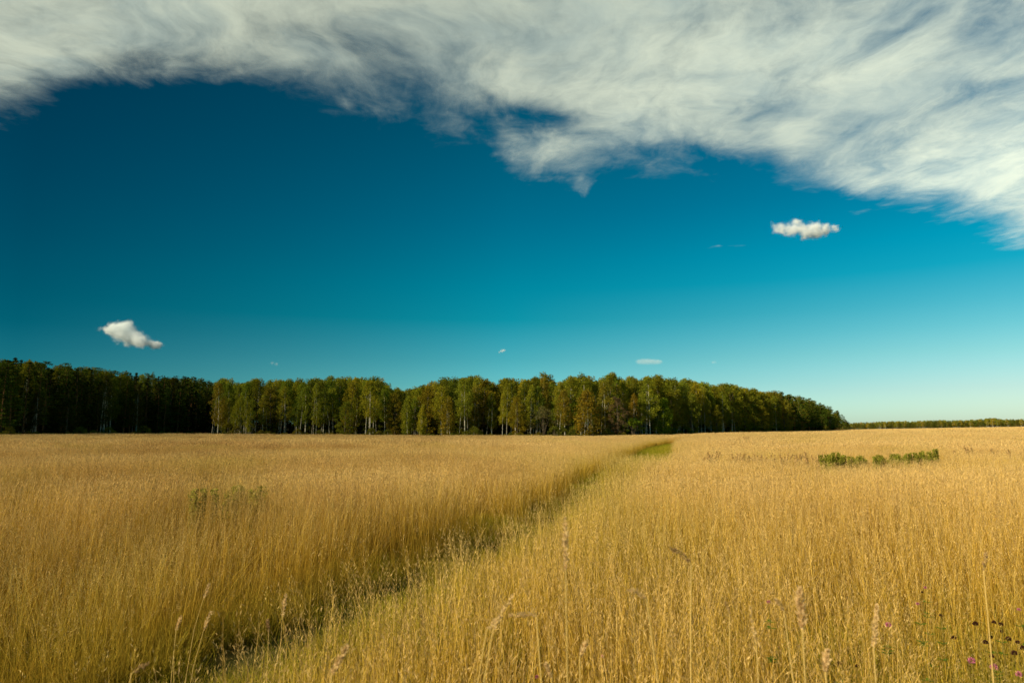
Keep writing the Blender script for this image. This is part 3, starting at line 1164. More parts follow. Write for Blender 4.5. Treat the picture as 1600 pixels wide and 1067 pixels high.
# the rest of the wood behind, and the far wood: instanced masses
tree_coll = bpy.data.collections.new('tree_kinds')
KIDX = {}
i_ = 0
for kind, colr in (('birch', C_BIRCH), ('broadleaf', C_BROAD), ('pine', C_PINE), ('spruce', C_SPRUCE), ('bush', (0.035, 0.045, 0.008)), ('edge_bush', (0.15, 0.16, 0.02)), ('far_pine', (0.16, 0.20, 0.03)), ('far_birch', (0.30, 0.30, 0.04))):
    src = kind.replace('far_', '').replace('edge_', '')
    KIDX[kind] = []
    lm_ = mat_leaves(kind + '_mass', 0.3 if kind not in ('pine', 'spruce') else 0.12, colr)
    for v, (tr, cr, h0) in enumerate(PROTO[src][:2]):
        # trunk and crown meshes merged as one instance source
        bm_v = np.zeros(len(tr.vertices) * 3, dtype=np.float32)
        tr.vertices.foreach_get('co', bm_v)
        cv = np.zeros(len(cr.vertices) * 3, dtype=np.float32)
        cr.vertices.foreach_get('co', cv)
        tl = np.zeros(len(tr.loops), dtype=np.int32)
        tr.loops.foreach_get('vertex_index', tl)
        cl = np.zeros(len(cr.loops), dtype=np.int32)
        cr.loops.foreach_get('vertex_index', cl)
        r_ = np.zeros(len(cr.vertices), dtype=np.float32)
        cr.attributes['r'].data.foreach_get('value', r_)
        p_ = np.zeros(len(cr.vertices), dtype=np.float32)
        cr.attributes['puff'].data.foreach_get('value', p_)
        nv = len(tr.vertices)
        z0 = np.zeros(nv, dtype=np.float32)
        mm = mesh(f'kind_{i_:02d}', np.concatenate([bm_v, cv]), np.concatenate([tl, cl + nv]).reshape(-1, 4), [lm_, tr.materials[0]],
                  {'r': np.concatenate([z0, r_]), 'puff': np.concatenate([z0 + .5, p_])})
        mi = np.zeros(len(mm.polygons), dtype=np.int32)
        mi[:len(tr.polygons)] = 1
        mm.polygons.foreach_set('material_index', mi)
        oo = bpy.data.objects.new(f'kind_{i_:02d}', mm)
        oo.color = v4(colr)
        tree_coll.objects.link(oo)
        KIDX[kind].append((i_, h0))
        i_ += 1


def tree_mass(name, rows, label, cat):
    P, pid, rot, scl = [], [], [], []
    for kind, px, D, yt, w in rows:
        az = math.atan((px - 800) / F)
        x_, y_ = D * math.sin(az), D * math.cos(az)
        z_ = gzf(x_, y_)
        H = max(1.0, at(px, yt, y_).z - z_)
        idx, h0 = random.choice(KIDX[kind])
        sz = H / (h0 * 1.02)
        P.append((x_, y_, z_))
        pid.append(idx)
        rot.append((0, 0, random.uniform(0, 6.28)))
        sw = (0.55 * sz + 0.45) * w * 1.35 if 'bush' not in kind else sz * w
        scl.append((sw, sw, sz))
    o = obj(name, mesh(name, np.array(P), [], None, {'pid': np.array(pid, dtype=np.int32), 'rot': np.array(rot), 'scl': np.array(scl)}))
    gn_scatter(o, tree_coll)
    tag(o, label, cat, kind='stuff')


rows = [(k, p, d, y_, 1.0) for k, p, d, y_ in extra]
for row in range(4, 13):
    for px in front:
        p = px + random.uniform(-8, 8)
        if p > 1321 or (p > 1228 and row > 7):
            continue
        kind = kind_at(p, 1)
        sl = skyline(p)
        rows.append((kind, p, forest_d(p) + row * 6 + random.uniform(-2.5, 2.5), sl + (674 - sl) * random.uniform(0.03, 0.2), 1.1))
tree_mass('deep_wood', rows, 'crowded trees filling the dark depth of the wood behind its edge', 'wood')

rows = []
for px in np.arange(-40, 1300, 1.5):
    D = forest_d(px) + random.uniform(1.5, 40)
    az = math.atan((px - 800) / F)
    yy = D * math.cos(az)
    zt = gzf(D * math.sin(az), yy) + random.uniform(1.6, 5.0)
    yrow = 674 - (zt - CAM_H) / yy * F
    rows.append(('bush', px, D, yrow, 1.1))
for px in np.arange(-30, 1310, 7.0):
    D = forest_d(px) + random.uniform(-11.5, -6.5)
    px += random.uniform(-3, 3)
    az = math.atan((px - 800) / F)
    yy = D * math.cos(az)
    zt = gzf(D * math.sin(az), yy) + random.uniform(1.0, 1.9) * (2.0 if random.random() < 0.15 else 1)
    rows.append(('edge_bush', px, D, 674 - (zt - CAM_H) / yy * F, 1.3))
tree_mass('undergrowth', rows, 'low dark undergrowth of shrubs at the foot of the wood', 'undergrowth')

rows = []
FX = [1318, 1350, 1390, 1430, 1460, 1500, 1530, 1546, 1560, 1580, 1610, 1700]
FY = [661, 659.5, 658, 657.5, 656.5, 656.5, 655, 652.5, 655, 655, 655, 655]
for row in range(5):
    px = 1300.0
    while px < 1680:
        D = 1015 + row * 12 + random.uniform(-5, 5) - 60 * max(0, (px - 1500) / 200)
        sl = float(np.interp(px, FX, FY))
        rows.append((random.choice(['far_pine', 'far_birch', 'far_pine']), px, D, sl + random.uniform(-0.8, 3.5 - row * 0.5), 1.15))
        px += random.uniform(2.2, 4.6)
tree_mass('far_wood', rows, 'far-off low line of woodland on the right horizon', 'wood')


# ------------------------------------------------------------------ weeds, flowers and seed heads
M_WEED = mat_flat('weed_leaf_green', (0.24, 0.24, 0.03), 0.3, 0.35, 40)
M_WEEDSTEM = mat_flat('weed_stem', (0.16, 0.13, 0.03), 0.0)
M_DOCK = mat_flat('dock_seed_brown', (0.50, 0.33, 0.13), 0.1, 0.4, 50)
M_STRAW = mat_flat('straw_stem', (0.66, 0.47, 0.15), 0.15, 0.15, 60)
M_HEADP = mat_flat('pale_seed_head', (0.66, 0.47, 0.22), 0.3, 0.25, 200)
M_HEADD = mat_flat('brown_seed_head', (0.33, 0.21, 0.095), 0.2, 0.35, 200)
M_PINK = mat_flat('clover_pink', (0.50, 0.17, 0.24), 0.25, 0.3, 300)
M_DRYFL = mat_flat('dried_flower_brown', (0.055, 0.022, 0.014), 0.0, 0.4, 200)
M_CLOVER = mat_flat('clover_leaf', (0.10, 0.16, 0.015), 0.3, 0.3, 60)


def weed_meshes(kind, seed):
    rs = np.random.default_rng(seed)
    H = 1.12
    stems, leafc, rd = [], [], []
    for i in range(5):
        a = rs.uniform(0, 6.28)
        l_ = rs.uniform(0.05, 0.26)
        h = H * rs.uniform(0.8, 1.0)
        p = [np.array([math.cos(a) * l_ * t ** 1.3, math.sin(a) * l_ * t ** 1.3, h * t - 0.02 * (t == 0)]) for t in (0, .3, .6, .85, 1)]
        stems.append(tube(p, [.006, .005, .004, .003, .002], 4))
        for t in np.linspace(0.25 if kind == 'weed' else 0.6, 1.0, 14):
            leafc.append([math.cos(a) * l_ * t ** 1.3, math.sin(a) * l_ * t ** 1.3, h * t])
            w = (0.13 if kind == 'weed' else 0.045) * (1.25 - 0.7 * t)
            rd.append([w, w, w * 0.9])
    sv, sf = join(stems)
    lv, lf, r, pf_ = leaf_cloud(np.array(leafc), np.array(rd), 22 if kind == 'weed' else 14, 0.055 if kind == 'weed' else 0.03, rs, 0.3)
    return mesh(kind + '_stems', sv, sf, M_WEEDSTEM), mesh(kind + '_leaves', lv, lf, M_WEED if kind == 'weed' else M_DOCK)


WEEDM = [weed_meshes('weed', 100 + i) for i in range(3)]
DOCKM = [weed_meshes('dock', 110 + i) for i in range(3)]


def plant_at(px, py, Y, ms, name, part, label, cat, group, w=1.0):
    p = at(px + random.uniform(-3, 3), py + random.uniform(-1.5, 3), Y + random.uniform(-.6, .6))
    z0 = gzf(p.x, p.y)
    e = empty(name, (p.x, p.y, z0), random.uniform(0, 6.28))
    s = max(0.3, (p.z - z0) / 1.08)
    e.scale = (s * w, s * w, s)
    a, b = random.choice(ms)
    e.location.z += 0.0
    obj('stems', a, e)
    obj(part, b, e)
    e.rotation_euler = (random.uniform(-.1, .1), random.uniform(-.1, .1), e.rotation_euler.z)
    tag(e, label, cat, group)


for i in range(20):
    px = 1290 + i * 9.0
    plant_at(px, float(np.interp(px, [1290, 1300, 1330, 1380, 1430, 1462], [713, 710, 713, 711, 708, 703])) + random.uniform(-1, 3), float(np.interp(px, [1290, 1462], [20, 22.6])), WEEDM, 'green_weed', 'leaves', f'{ORD[i]} leafy green weed from the left in the right field row', 'weed', 'green weeds growing in a row in the right field', random.uniform(0.55, 1.25))
for i, (px, py, Y) in enumerate([(310, 768, 9.2), (351, 767, 9.2), (361, 768, 9.4), (372, 766, 9.5), (404, 768, 9.6)]):
    plant_at(px, py, Y, WEEDM, 'green_weed', 'leaves', f'{ORD[i]} small green weed from the left, tips showing in the left field', 'weed', 'green weeds in the left field', 0.8)
for i, (px, py, Y) in enumerate([(1147, 708, 22), (1153, 706, 23), (1162, 709, 22), (1170, 710, 21), (1181, 708, 23), (1190, 709, 22), (1204, 708, 23), (1222, 710, 22), (1240, 710, 22), (1256, 707, 24), (1266, 711, 21), (1278, 709, 22), (1112, 707, 22), (1102, 710, 21), (1502, 698, 26), (1520, 697, 27), (1548, 700, 25), (1585, 702, 24)]):
    plant_at(px, py, Y, DOCKM, 'dried_weed', 'seed_cluster', f'{ORD[i]} brown dried weed standing above the grass of the right field', 'weed', 'brown dried weeds in the right field', 1.5)
for i, (px, py, Y) in enumerate([(1095, 685, 60), (1110, 684, 62), (1150, 685, 55), (1165, 683, 60), (1178, 684, 58), (655, 693, 42), (668, 692, 42), (593, 742, 12), (436, 742, 12), (590, 738, 13), (250, 700, 30)]):
    plant_at(px, py, Y, DOCKM, 'dried_weed', 'seed_cluster', f'{ORD[i]} faint brown weed tuft poking from the far or left grass', 'weed', 'scattered brown weed tufts', 1.0 if Y < 30 else 2.0)


def spike_mesh(pts_, n, ln, wd, rs, out=0.6):
    """spikelets set along a polyline"""
    P = np.array([tuple(p) for p in pts_])
    m = len(P) - 1
    V = []
    for i in range(n):
        u = rs.uniform(0, 1)
        k = min(m - 1, int(u * m))
        f_ = u * m - k
        c = P[k] * (1 - f_) + P[k + 1] * f_
        d = P[k + 1] - P[k]
        d /= np.linalg.norm(d)
        o_ = rs.normal(size=3)
        o_ -= d * o_.dot(d)
        o_ /= np.linalg.norm(o_)
        v = d * (1 - out * 0.6) + o_ * out * rs.uniform(0.4, 1.0)
        v /= np.linalg.norm(v)
        s_ = np.cross(v, rs.normal(size=3))
        s_ /= np.linalg.norm(s_)
        env = 0.45 + 0.75 * math.sin(math.pi * min(0.97, u * 0.8 + 0.15))
        l_ = ln * rs.uniform(0.6, 1.2) * env
        w_ = wd * rs.uniform(0.7, 1.2)
        c = c + o_ * wd * rs.uniform(0, 1.6) * env
        V += [c, c + v * l_ * .45 + s_ * w_, c + v * l_, c + v * l_ * .45 - s_ * w_]
    return np.array(V), np.arange(len(V)).reshape(-1, 4)


HS = 0.68


def stalk(px_head0, py0, px_tip, py_tip, Y, px_base_shift, label, mat=M_HEADP, ln=0.016, wd=0.0028, n=90, bow=0.0, sr=0.0013, group=None):
    """grass stalk: head runs from (px_head0, py0) to the tip; stem goes down to the ground"""
    a = at(px_head0, py0, Y)
    b = at(px_tip, py_tip, Y)
    base = Vector((a.x + px_base_shift, Y + random.uniform(-.03, .05), gzf(a.x, Y)))
    e = empty('grass_stalk', base)
    A = a - base
    sr = sr if Y < 2 else 0.0011
    B = b - base
    m1 = A * 0.5 + Vector((-px_base_shift * 0.18, 0, 0))
    hd = (B - A)
    mid = (A + B) / 2 + Vector((0, 0, bow))
    pre = A - hd.normalized() * 0.02 + Vector((0, 0, 0))
    v, f = tube([Vector((0, 0, -0.02)), m1, A * 0.85 + m1 * 0.05 * 0, A, mid, B], [sr * 1.4, sr * 1.15, sr, sr * .8, sr * .6, sr * .3], 5)
    obj('stem', mesh('stalk_stem', v, f, M_STRAW, smooth=True), e)
    rs = np.random.default_rng(random.randrange(9999))
    v, f = spike_mesh([A, mid, B], int(n * 1.5), ln * HS, wd * 0.5, rs)
    obj('seed_head', mesh('stalk_head', v, f, mat), e)
    tag(e, label, 'grass stalk', group)


stalk(884, 893, 883, 808, 1.35, 0.01, 'tall upright blurred grass spike nearest the camera, right of centre', M_HEADP, 0.013, 0.0030, 120, 0, 0.0012)
stalk(1080, 880, 1047, 856, 1.7, -0.05, 'pale stalk with a dark drooping head right of the tall near spike', M_HEADD, 0.014, 0.0022, 80, 0.006)
stalk(1010, 935, 982, 922, 1.5, 0.16, 'pale stalk arching down to the right with its head hanging left', M_HEADP, 0.012, 0.0022, 70, 0.006)
stalk(838, 960, 796, 961, 1.5, 0.09, 'stalk with a horizontal head pointing left below the tall spike', M_HEADP, 0.013, 0.0024, 80, 0.002)
stalk(770, 985, 803, 928, 1.5, -0.22, 'stalk leaning right with its feathery head on a slant, centre', M_HEADP, 0.013, 0.002, 80, 0.004)
stalk(760, 985, 783, 962, 1.6, -0.2, 'shorter stalk beside the slanting feathery one, centre', M_HEADP, 0.011, 0.002, 50, 0.003)
stalk(518, 1054, 543, 1008, 1.25, -0.08, 'plump pale seed head leaning right at the bottom edge left of centre', M_HEADP, 0.013, 0.003, 110, 0.002)
stalk(1254, 985, 1249, 918, 1.3, 0.02, 'thick fluffy upright head at the lower right with a bare stem', M_HEADP, 0.016, 0.004, 150, 0)
stalk(1537, 892, 1541, 862, 1.8, 0.02, 'dark brown narrow head among golden stems at the right', M_HEADD, 0.012, 0.0024, 60, 0)
stalk(1290, 1050, 1293, 1015, 1.4, 0.01, 'brownish fluffy head low at the bottom, right of the thick fluffy one', M_HEADP, 0.014, 0.004, 120, 0)
stalk(1365, 1010, 1370, 945, 1.5, 0.01, 'blurred brownish loose head in the middle of the lower right', M_HEADP, 0.014, 0.003, 120, 0)
stalk(1140, 960, 1134, 939, 1.9, -0.03, 'small dark head on a leaning stem, lower right of centre', M_HEADD, 0.01, 0.002, 40, 0)
stalk(906, 1025, 918, 1000, 1.5, -0.01, 'pale upright head in the bottom row, just right of the tall spike', M_HEADP, 0.012, 0.0026, 60, 0)
stalk(862, 1060, 853, 1036, 1.4, 0.01, 'pale head leaning left at the bottom edge, centre', M_HEADP, 0.012, 0.0026, 60, 0)
stalk(275, 985, 283, 963, 2.6, -0.03, 'pale pointed head above the dark trench at the lower left', M_HEADP, 0.018, 0.003, 60, 0)
stalk(441, 962, 447, 928, 3.0, -0.02, 'tall pale head standing in the trench, lower left', M_HEADP, 0.02, 0.004, 70, 0)
stalk(420, 988, 418, 968, 3.0, 0.0, 'short brown head left of the tall pale one in the trench', M_HEADD, 0.02, 0.004, 60, 0)
stalk(205, 1052, 232, 1036, 1.5, -0.06, 'bent brown head near the bottom left corner', M_HEADD, 0.012, 0.0022, 50, 0.002)
stalk(318, 935, 327, 912, 3.3, -0.25, 'pale head on a long slanting stem at the far side of the trench', M_HEADP, 0.02, 0.003, 60, 0)
stalk(318, 985, 330, 955, 2.8, -0.2, 'feathery head on a slanting stem crossing the trench shadow', M_HEADP, 0.02, 0.003, 60, 0)
stalk(1182, 1010, 1172, 945, 1.6, 0.03, 'loose pale head left of the thick fluffy one', M_HEADP, 0.012, 0.0022, 60, 0)
stalk(1225, 955, 1212, 936, 1.6, 0.12, 'pale head bowing left on a stem that leans to the right', M_HEADP, 0.012, 0.0024, 60, 0.003)


def flower(px, py, Y, dia, mat, label, cat, group, leaves=True, name='clover_flower'):
    Y, dia = Y * 1.4, dia * 1.35
    c = at(px, py, Y)
    z0 = gzf(c.x, Y)
    base = Vector((c.x + random.uniform(-.08, .08), Y + random.uniform(-.05, .05), z0))
    e = empty(name, base)
    top = c - base
    v, f = tube([(0, 0, -0.02), top * 0.5 + Vector((random.uniform(-.03, .03), 0, 0)), top * 0.97], [.0018, .0015, .0012], 5)
    obj('stem', mesh('flower_stem', v, f, M_WEEDSTEM, smooth=True), e)
    rs = np.random.default_rng(random.randrange(9999))
    V = []
    for i in range(150):
        d = rs.normal(size=3)
        d /= np.linalg.norm(d)
        if d[2] < -0.65:
            continue
        s_ = np.cross(d, rs.normal(size=3))
        s_ /= np.linalg.norm(s_)
        q = np.array(top)
        r_ = dia / 2
        u = d + np.array([0, 0, 0.35])
        u /= np.linalg.norm(u)
        V += [q + d * r_ * .3, q + d * r_ * .6 + s_ * r_ * .13, q + d * r_ * .55 + u * r_ * rs.uniform(.3, .5), q + d * r_ * .6 - s_ * r_ * .13]
    V = np.array(V)
    obj('flower_head', mesh('flower_head', V, np.arange(len(V)).reshape(-1, 4), mat), e)
    if leaves:
        lv, lf = [], []
        for k in range(5):
            h = rs.uniform(0.35, 0.93)
            p = np.array(top) * h
            a0 = rs.uniform(0, 6.28)
            for j in range(3):
                a = a0 + j * 2.09
                d = np.array([math.cos(a), math.sin(a), 0.15])
                s_ = np.array([-math.sin(a), math.cos(a), 0])
                b = len(lv)
                l_ = 0.028
                lv += [p, p + d * l_ * .35 + s_ * l_ * .3, p + d * l_ * .8 + s_ * l_ * .26, p + d * l_, p + d * l_ * .8 - s_ * l_ * .26, p + d * l_ * .35 - s_ * l_ * .3]
                lf.append([b, b + 1, b + 2, b + 3, b + 4, b + 5])
        obj('leaves', mesh('flower_leaves', np.array(lv), np.array(lf), M_CLOVER), e)
    tag(e, label, cat, group)


for px, py, Y, dia, lab in [
        (1388, 976, 2.3, .022, 'bright pink clover head among golden stems, uppermost of the larger ones'),
        (1518, 1032, 2.2, .026, 'pale pink clover head low at the right, left of the bright pink one'),
        (1553, 1042, 2.2, .026, 'bright pink clover head near the bottom right corner'),
        (1592, 1053, 2.2, .022, 'pink clover head right in the bottom right corner'),
        (1201, 940, 2.2, .014, 'small mauve clover head left of the thick fluffy stalk'),
        (1434, 943, 2.3, .012, 'tiny pale pink clover head above the bright pink one'),
        (1592, 952, 2.4, .014, 'faint pink clover head at the right edge of the field'),
        (1446, 918, 2.6, .014, 'faint pink clover head highest up in the right hand grass'),
        (941, 1025, 2.2, .013, 'small mauve clover head at the bottom right of centre'),
        (839, 1057, 2.1, .014, 'small mauve clover head at the bottom edge in the centre')]:
    flower(px, py, Y, dia, M_PINK, lab, 'clover', 'pink clover flowers in the grass', True)
for i, (px, py, Y, dia) in enumerate([(1470, 961, 2.5, .014), (1490, 996, 2.4, .020), (1524, 974, 2.4, .022), (1553, 972, 2.5, .018), (1564, 975, 2.45, .018), (1540, 1003, 2.35, .020), (1548, 995, 2.45, .016), (1576, 998, 2.4, .022), (1590, 1003, 2.45, .018), (1565, 986, 2.5, .014), (1585, 1020, 2.3, .022), (1598, 1012, 2.35, .020), (1312, 1036, 2.3, .018), (1340, 1040, 2.3, .016), (1441, 925, 2.7, .012), (1550, 1025, 2.3, .018)]):
    flower(px, py, Y, dia, M_DRYFL, f'{ORD[i]} dark brown dried clover head from the left at the lower right', 'dried flower', 'dark dried clover heads at the lower right', i % 3 == 0, 'dried_clover')

# ------------------------------------------------------------------ clouds
CLOUD_Z = 3200.0
POLY_X = [-400, 0, 60, 120, 200, 260, 330, 400, 470, 550, 620, 690, 760, 800, 840, 900, 960, 1050, 1130, 1200, 1240, 1290, 1330, 1400, 1460, 1520, 1600, 1800, 2200]
POLY_Y = [190, 186, 166, 142, 126, 132, 118, 128, 140, 158, 165, 190, 215, 262, 275, 280, 262, 262, 250, 238, 262, 272, 296, 306, 318, 336, 366, 420, 520]


def cloud_mask(X, Yv):
    """signed depth into the cloud deck, in photo rows, for points of the deck plane"""
    zc = CLOUD_Z - CAM_H
    # direction -> image column/row of the deck's plan drawn from the photographed sky
    fy = Yv * math.cos(PITCH) + zc * math.sin(PITCH)
    up_ = -Yv * math.sin(PITCH) + zc * math.cos(PITCH)
    fy = np.maximum(fy, 1.0)
    px = 800 + F * X / fy
    py = 533.5 - F * up_ / fy
    edge = np.interp(px, POLY_X, POLY_Y)
    m = edge - py

    def ell(cx, cy, rx, ry, amp, rot=0.0):
        c, s = math.cos(rot), math.sin(rot)
        u = ((px - cx) * c + (py - cy) * s) / rx
        v = (-(px - cx) * s + (py - cy) * c) / ry
        return amp * np.exp(-(u * u + v * v))
    base = np.clip(m / np.interp(px, [0, 300, 900, 1600], [60.0, 44.0, 38.0, 34.0]), -1.6, 1.25) + 0.35 * np.clip(m / 120.0 - 0.4, 0, 1)
    base = base - ell(815, 183, 85, 26, 1.5, 0.05)
    base = base - ell(640, 128, 130, 22, 0.8, 0.18) - ell(900, 205, 60, 30, 0.5)
    base = base - ell(1060, 250, 120, 26, 0.55) + ell(850, 258, 60, 22, 0.45) + ell(914, 300, 8, 17, 1.1)
    base = base + ell(540, 160, 7, 14, 1.0)
    base = base - ell(1570, 20, 220, 75, 0.9) - ell(1510, 150, 150, 26, 0.65, -0.2) - ell(1150, 10, 160, 30, .3)
    base = base - ell(240, 150, 140, 26, 0.6) - ell(40, 165, 150, 40, 0.55) - ell(560, 78, 130, 24, 0.45, 0.25)
    base = base - ell(760, 90, 160, 24, 0.28, 0.1) - ell(1010, 120, 40, 30, 0.25)
    base = base + ell(90, 90, 130, 50, 0.4) + ell(1560, 290, 110, 60, 0.6, .3) + ell(1330, 280, 60, 20, .6, .2) + ell(1240, 225, 40, 26, .5)
    base = base + ell(250, 30, 200, 60, 0.2) + ell(950, 60, 140, 60, .25)
    base = base + ell(1150, 388, 55, 5, 1.25, -0.05) + ell(1580, 385, 90, 14, .5, 0.1)
    base = base + ell(1600, 440, 60, 9, .8, -0.1) + ell(1190, 290, 60, 18, 0.5, -0.3)
    return base


xs = np.concatenate([np.arange(-26000, -9000, 900), np.arange(-9000, 14000, 110), np.arange(14000, 30001, 800)])
ys = np.concatenate([np.arange(2200, 4200, 60), np.arange(4200, 9000, 90), np.arange(9000, 19000, 160), np.arange(19000, 30001, 1000)])
XX, YY = np.meshgrid(xs, ys)
dens = cloud_mask(XX, YY)
cv = np.stack([XX.ravel(), YY.ravel(), np.full(XX.size, CLOUD_Z) + 60 * np.sin(XX.ravel() / 900) * np.cos(YY.ravel() / 1300)], 1)
nx_, ny_ = len(xs), len(ys)
ii, jj = np.meshgrid(np.arange(ny_ - 1), np.arange(nx_ - 1), indexing='ij')
a_ = (ii * nx_ + jj).ravel()
cf = np.stack([a_, a_ + 1, a_ + nx_ + 1, a_ + nx_], 1)


nz = np.ones(len(cv))
# an added cloud patch out of view, placed to shade the left field and wood
tc_ = Vector((-150, 190, 0)) + SUN_DIR * (CLOUD_Z / SUN_DIR.z)
gx_, gy_ = np.meshgrid(np.linspace(-520, 520, 27), np.linspace(-520, 520, 27))
ddv = 1.0 - 2.2 * smoothstep(np.hypot(gx_ * 0.9 + 60, gy_) / 330.0, 0.15, 1.25)
vv = np.stack([gx_.ravel() + tc_.x, gy_.ravel() + tc_.y, np.full(gx_.size, CLOUD_Z + 40.0)], 1)
ii, jj = np.meshgrid(np.arange(26), np.arange(26), indexing='ij')
b_ = (ii * 27 + jj).ravel() + len(cv)
cf = np.concatenate([cf, np.stack([b_, b_ + 1, b_ + 28, b_ + 27], 1)])
cv = np.concatenate([cv, vv])
dens = np.concatenate([dens.ravel(), ddv.ravel()])
nz = np.concatenate([nz, np.full(len(vv), 0.12)])


def mat_cloud_deck():
    m = bpy.data.materials.new('high_cloud')
    n = NT(m)
    dn = n.attr('dens').outputs['Fac']
    pos = n.n('ShaderNodeNewGeometry').outputs['Position']
    # combed fibres: stretch along one wind direction, warp by a slow noise
    warp = n.n('ShaderNodeTexNoise')
    n.l(pos, warp.inputs['Vector'])
    warp.inputs['Scale'].default_value = 0.0007
    warp.inputs['Detail'].default_value = 3
    wv = n.vmath('SUBTRACT', warp.outputs['Color'], (0.5, 0.5, 0.5))
    wv = n.vmath('SCALE', wv)
    wv.node.inputs['Scale'].default_value = 1500.0
    p2 = n.vmath('ADD', pos, wv)
    mp = n.n('ShaderNodeMapping')
    mp.inputs['Rotation'].default_value = (0, 0, math.radians(38))
    mp.inputs['Scale'].default_value = (1.0, 0.38, 1.0)
    n.l(p2, mp.inputs[0])
    fib = n.noise(mp.outputs[0], 0.0022, 9, 0.62)
    puff = n.noise(p2, 0.0011, 8, 0.6)
    fine = n.noise(pos, 0.006, 6, 0.65)
    # alpha: mask depth plus noise
    s = n.math('ADD', n.math('MULTIPLY', n.math('SUBTRACT', fib, 0.5), 2.0), n.math('MULTIPLY', n.math('SUBTRACT', puff, 0.5), 2.6))
    s = n.math('ADD', s, n.math('MULTIPLY', n.math('SUBTRACT', fine, 0.5), 0.6))
    s = n.math('MULTIPLY', s, n.attr('nz').outputs['Fac'])
    d = n.math('ADD', dn, s)
    alpha = n.smooth(d, -0.6, 2.25, 0.0, 0.95)
    tr = n.n('ShaderNodeBsdfTransparent')
    tl = n.n('ShaderNodeBsdfTranslucent')
    df = n.n('ShaderNodeBsdfDiffuse')
    thick = n.noise(p2, 0.0007, 7, 0.6)
    col = n.mix(n.smooth(n.math('ADD', thick, n.math('MULTIPLY', n.math('SUBTRACT', fib, 0.5), 0.18)), 0.36, 0.64), (0.60, 0.77, 0.86, 1), (0.84, 0.99, 1.0, 1))
    sepx = n.n('ShaderNodeSeparateXYZ')
    n.l(pos, sepx.inputs[0])
    thin = n.smooth(sepx.outputs[0], -2500.0, 8500.0, 0.74, 1.18)   # light lost through thicker cloud is painted as a duller colour westward
    col = n.vmath('SCALE', col)
    n.l(thin, col.node.inputs['Scale'])
    n.l(col, tl.inputs[0])
    n.l(col, df.inputs[0])
    mx = n.n('ShaderNodeMixShader')
    mx.inputs[0].default_value = 0.25
    n.l(tl.outputs[0], mx.inputs[1])
    n.l(df.outputs[0], mx.inputs[2])
    fin = n.n('ShaderNodeMixShader')
    n.l(alpha, fin.inputs[0])
    n.l(tr.outputs[0], fin.inputs[1])
    n.l(mx.outputs[0], fin.inputs[2])
    n.l(fin.outputs[0], n.out.inputs[0])
    return m


deck = obj('cloud_bank', mesh('cloud_bank', cv, cf, mat_cloud_deck(), {'dens': dens, 'nz': nz}, smooth=True))
tag(deck, 'wide streaky white cloud bank spread across the top of the sky', 'cloud', kind='stuff')


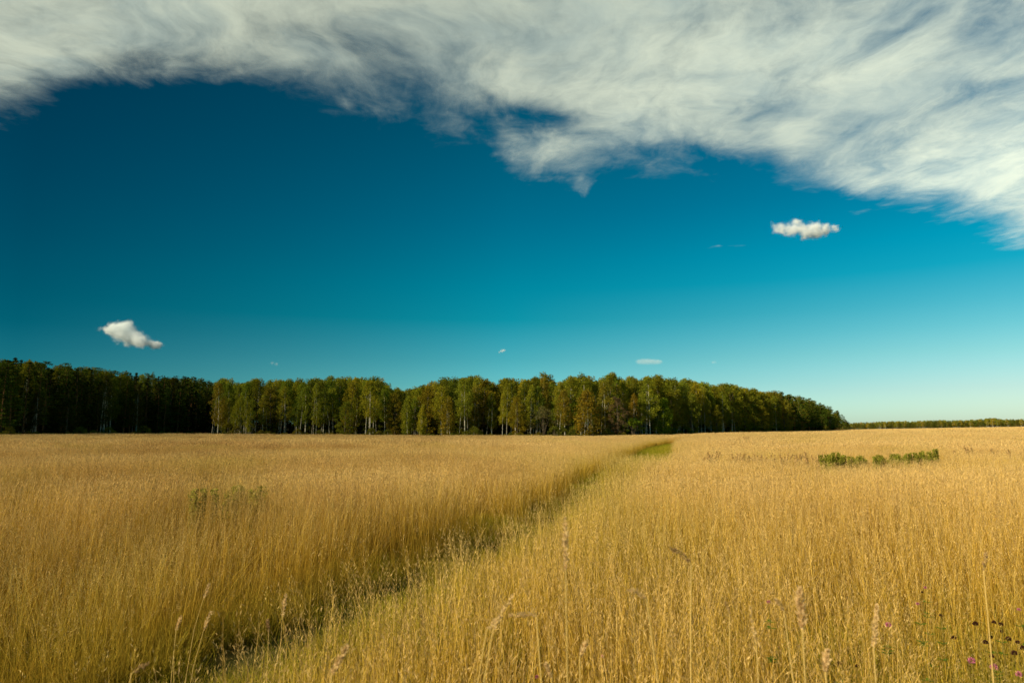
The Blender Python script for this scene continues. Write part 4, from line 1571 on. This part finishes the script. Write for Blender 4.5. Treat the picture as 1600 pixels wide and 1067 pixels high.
def cumulus(px0, py0, px1, py1, Y, lobes, label, dens_=0.03, depth=0.5, wisp=0.9):
    """a small real cloud volume; lobes in unit box coordinates (x, z, radius)"""
    c = at((px0 + px1) / 2, (py0 + py1) / 2, Y)
    w = (px1 - px0) / F * Y
    h = (py1 - py0) / F * Y
    import bmesh
    bm = bmesh.new()
    bmesh.ops.create_icosphere(bm, subdivisions=3, radius=1.0)
    for v in bm.verts:
        q = v.co
        k = max(abs(q.x), abs(q.y), abs(q.z))
        q *= (0.55 + 0.45 / k) * 1.05
        q.x *= w * 0.85
        q.y *= w * depth * 0.7
        q.z *= h * 1.3
    me_ = bpy.data.meshes.new('cloud')
    bm.to_mesh(me_)
    bm.free()
    m = bpy.data.materials.new('cloud_vapour')
    n = NT(m)
    tco = n.n('ShaderNodeTexCoord').outputs['Object']
    big = n.n('ShaderNodeTexNoise')
    n.l(tco, big.inputs['Vector'])
    big.inputs['Scale'].default_value = 5.0 / w
    big.inputs['Detail'].default_value = 7
    big.inputs['Roughness'].default_value = 0.62
    wv = n.vmath('SUBTRACT', big.outputs['Color'], (0.5, 0.5, 0.5))
    wv = n.vmath('SCALE', wv)
    wv.node.inputs['Scale'].default_value = 0.21 * w * wisp
    p2 = n.vmath('ADD', tco, wv)
    acc = None
    for (lx, lz, lr) in lobes:
        u = n.vmath('SUBTRACT', p2, ((lx - .5) * w, random.uniform(-.06, .06) * w, (0.5 - lz) * h))
        sc_ = n.vmath('DIVIDE', u, (lr * w, max(lr, 0.12) * w * 1.1, lr * w * 0.72))
        l2 = n.vmath('DOT_PRODUCT', sc_, sc_)
        e_ = n.math('EXPONENT', n.math('MULTIPLY', l2, -1.7))
        acc = e_ if acc is None else n.math('ADD', acc, e_)
    fine = n.noise(tco, 11.0 / w, 8, 0.66)
    d = n.math('ADD', n.math('MINIMUM', acc, 1.25), n.math('MULTIPLY', n.math('SUBTRACT', fine, 0.5), 2.3 * wisp))
    de = n.math('MULTIPLY', n.math('MULTIPLY', n.math('POWER', n.smooth(d, 0.22, 1.15, 0.0, 1.0), 1.5), n.smooth(acc, 0.03, 0.22)), dens_ * 2.4)
    vs = n.n('ShaderNodeVolumePrincipled')
    vs.inputs['Color'].default_value = (0.93, 0.955, 0.955, 1)
    vs.inputs['Anisotropy'].default_value = -0.35
    n.l(de, vs.inputs['Density'])
    n.l(vs.outputs[0], n.out.inputs['Volume'])
    me_.materials.append(m)
    o_ = obj('cloud', me_, None, c)
    tag(o_, label, 'cloud', 'small clouds low in the sky')
    return o_


cumulus(146, 497, 262, 548, 12000, [(.20, .38, .09), (.28, .30, .13), (.42, .26, .15), (.40, .50, .16), (.55, .62, .15), (.68, .72, .14), (.82, .82, .11), (.88, .82, .09)],
        'small white cloud low over the dark trees on the left', 0.012)
cumulus(1203, 334, 1316, 382, 12500, [(.15, .42, .13), (.26, .58, .11), (.36, .30, .09), (.42, .50, .11), (.62, .40, .14), (.66, .64, .12), (.51, .66, .10), (.79, .52, .10), (.92, .44, .07)],
        'ragged white cloud alone in the blue below the cloud bank on the right', 0.009, wisp=1.15)
cumulus(774, 541, 797, 556, 9000, [(.45, .5, .2), (.6, .4, .17), (.25, .6, .12)], 'tiny white cloud puff above the middle of the wood', 0.008)
cumulus(990, 557, 1038, 573, 9000, [(.15, .5, .15), (.27, .46, .16), (.39, .52, .16), (.5, .5, .16), (.62, .48, .16), (.74, .53, .16), (.86, .5, .14)], 'flat pale little cloud right of the tiny puff, above the trees', 0.0016, wisp=.5)
cumulus(1108, 560, 1126, 572, 9000, [(.5, .5, .25), (.3, .5, .16)], 'faintest speck of cloud, rightmost above the wood', 0.0015)
cumulus(417, 562, 443, 574, 9000, [(.3, .4, .18), (.6, .6, .17)], 'faint cloud wisp just above the birches on the left', 0.003)
